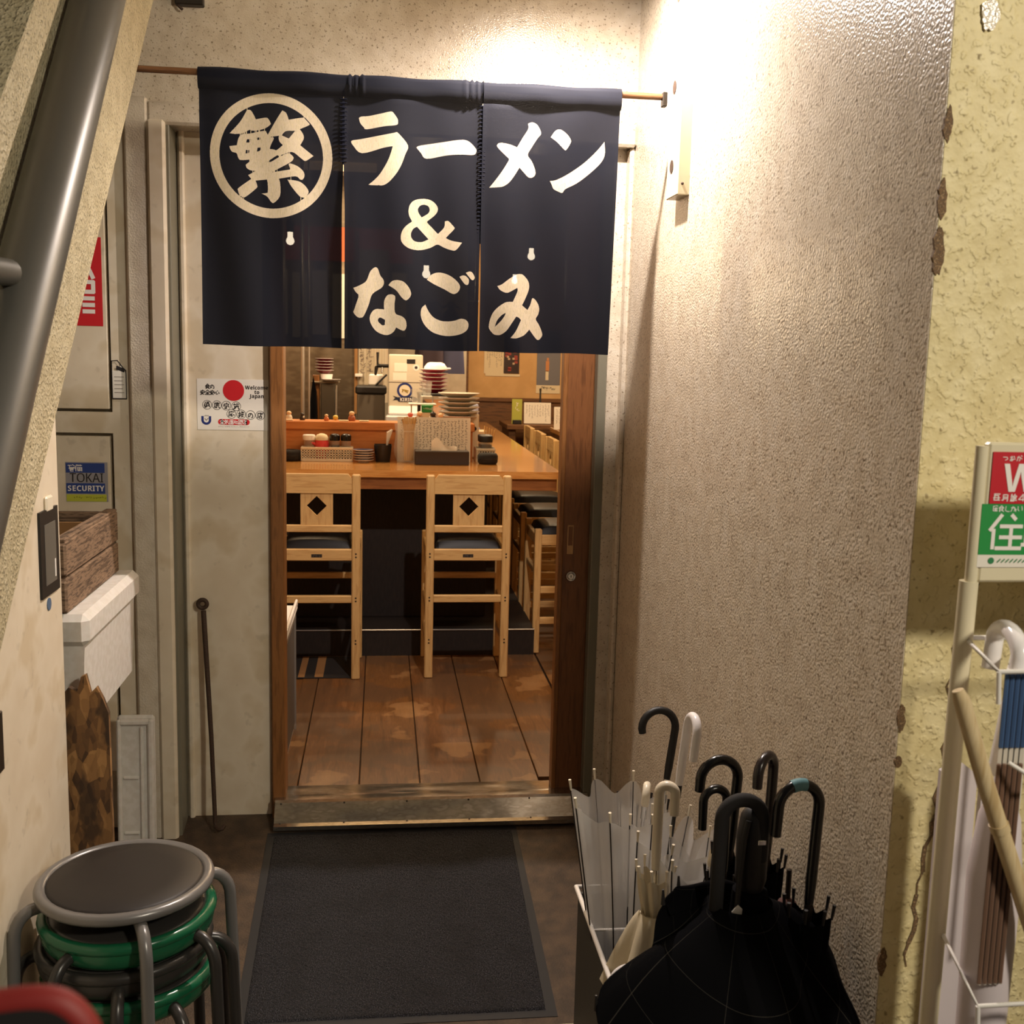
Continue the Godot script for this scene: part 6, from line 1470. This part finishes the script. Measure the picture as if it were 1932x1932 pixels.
	# raised tables beyond the wing
	for k in 2:
		var t := thing("table", ["dark edged wooden table by the wainscot behind the counter wing", "pale wooden table with menus nearer the sliding door"][k], "table", [Vector3(1.2, 0.065, -5.5), Vector3(1.52, 0.065, -4.7)][k], Basis(), "tables at the back")
		put("tabletop", S().span(Vector3(-0.2, 0.91, -0.3), Vector3(0.45, 0.95, 0.3), 0.004), [M.wainscot, M.counter][k], t)
		for sx in [-0.15, 0.4]: put("leg", S().span(Vector3(sx - 0.03, 0, -0.25), Vector3(sx + 0.03, 0.91, 0.25), 0.004), M.wainscot, t)
	var ty := 1.016
	var lm := thing("menu_stand", "lime green upright menu with a black foot on the far table", "menu", Vector3(1.09, ty, -5.3))
	put("sheet", S().box(Vector3(0, 0.1, 0), Vector3(0.083, 0.2, 0.006), 0.001), mat(Color8(170, 172, 74), 0.5), lm)
	put("foot", S().box(Vector3(0.0, 0.016, 0.02), Vector3(0.07, 0.032, 0.05), 0.004), M.black, lm)
	put("stroke", scribble(0.03, 0.14, 1, 0.03, 0.0035, 6), M.paper, lm, Vector3(0, 0.11, 0))
	for k in 2:
		var o := thing("menu_card", ["white menu card on the far table beside the lime menu", "white menu card leaning on the nearer table"][k], "menu", [Vector3(1.26, ty, -5.3), Vector3(1.4, ty, -4.62)][k], Basis(Vector3.RIGHT, -0.12))
		put("sheet", S().box(Vector3(0, 0.09, 0), Vector3(0.22, 0.17, 0.002)), M.paper, o)
		put("handwriting", scribble(0.2, 0.14, 9, 0.011, 0.0012, 40 + k), M.ink_grey, o, Vector3(0, 0.09, 0))
	var lb := thing("wooden_tray_box", "pale wooden box on the nearer table in front of the menu card", "box", Vector3(1.4, ty, -4.48))
	put("box", S().box(Vector3(0, 0.027, 0), Vector3(0.15, 0.054, 0.09), 0.002), M.pine_x, lb)
	put("edge", S().box(Vector3(0, 0.054, 0.045), Vector3(0.152, 0.006, 0.004)), M.pine_x, lb)
	var bl := thing("black_condiment_set", "pair of black condiment pots on the nearer table", "condiment", Vector3(1.42, ty + 0.058, -4.5))
	put("pot", S().box(Vector3(0.03, 0.015, 0), Vector3(0.075, 0.03, 0.05), 0.004), M.black, bl)
	put("pot", S().box(Vector3(-0.06, 0.012, 0), Vector3(0.035, 0.026, 0.04), 0.004), M.black, bl)
	for k in 2:
		var o := thing("bottle", ["slim dark bottle rising behind the menus", "slim white stick rising behind the nearer menu card"][k], "bottle", [Vector3(1.3, ty, -5.45), Vector3(1.42, ty, -4.75)][k])
		put("body", S().lathe([Vector2(0, 0), Vector2(0.02, 0), Vector2(0.02, 0.14), Vector2(0.008, 0.18), Vector2(0.007, 0.27), Vector2(0, 0.272)], 12), [M.black, M.white][k], o)
		put("cap", S().lathe([Vector2(0.009, 0.262), Vector2(0.009, 0.285), Vector2(0, 0.286)], 10), [M.dark_steel, M.ivory][k], o)

func coat_shape(w: float, h: float, sd: int) -> Shape:
	var g := []
	for i in 49:
		var a := TAU * i / 48.0
		var col := []
		for j in 17:
			var f := j / 16.0
			var r := w * (1.0 - 0.75 * smoothstep(0.75, 1.0, f)) * (0.85 + 0.3 * (1.0 - f)) * (1.0 + 0.1 * sin(a * 5.0 + sd) * (1.0 - f))
			col.append(Vector3(cos(a) * r * 1.1, f * h, sin(a) * r * 0.45))
		g.append(col)
	return S().grid(g, Vector3.ZERO)
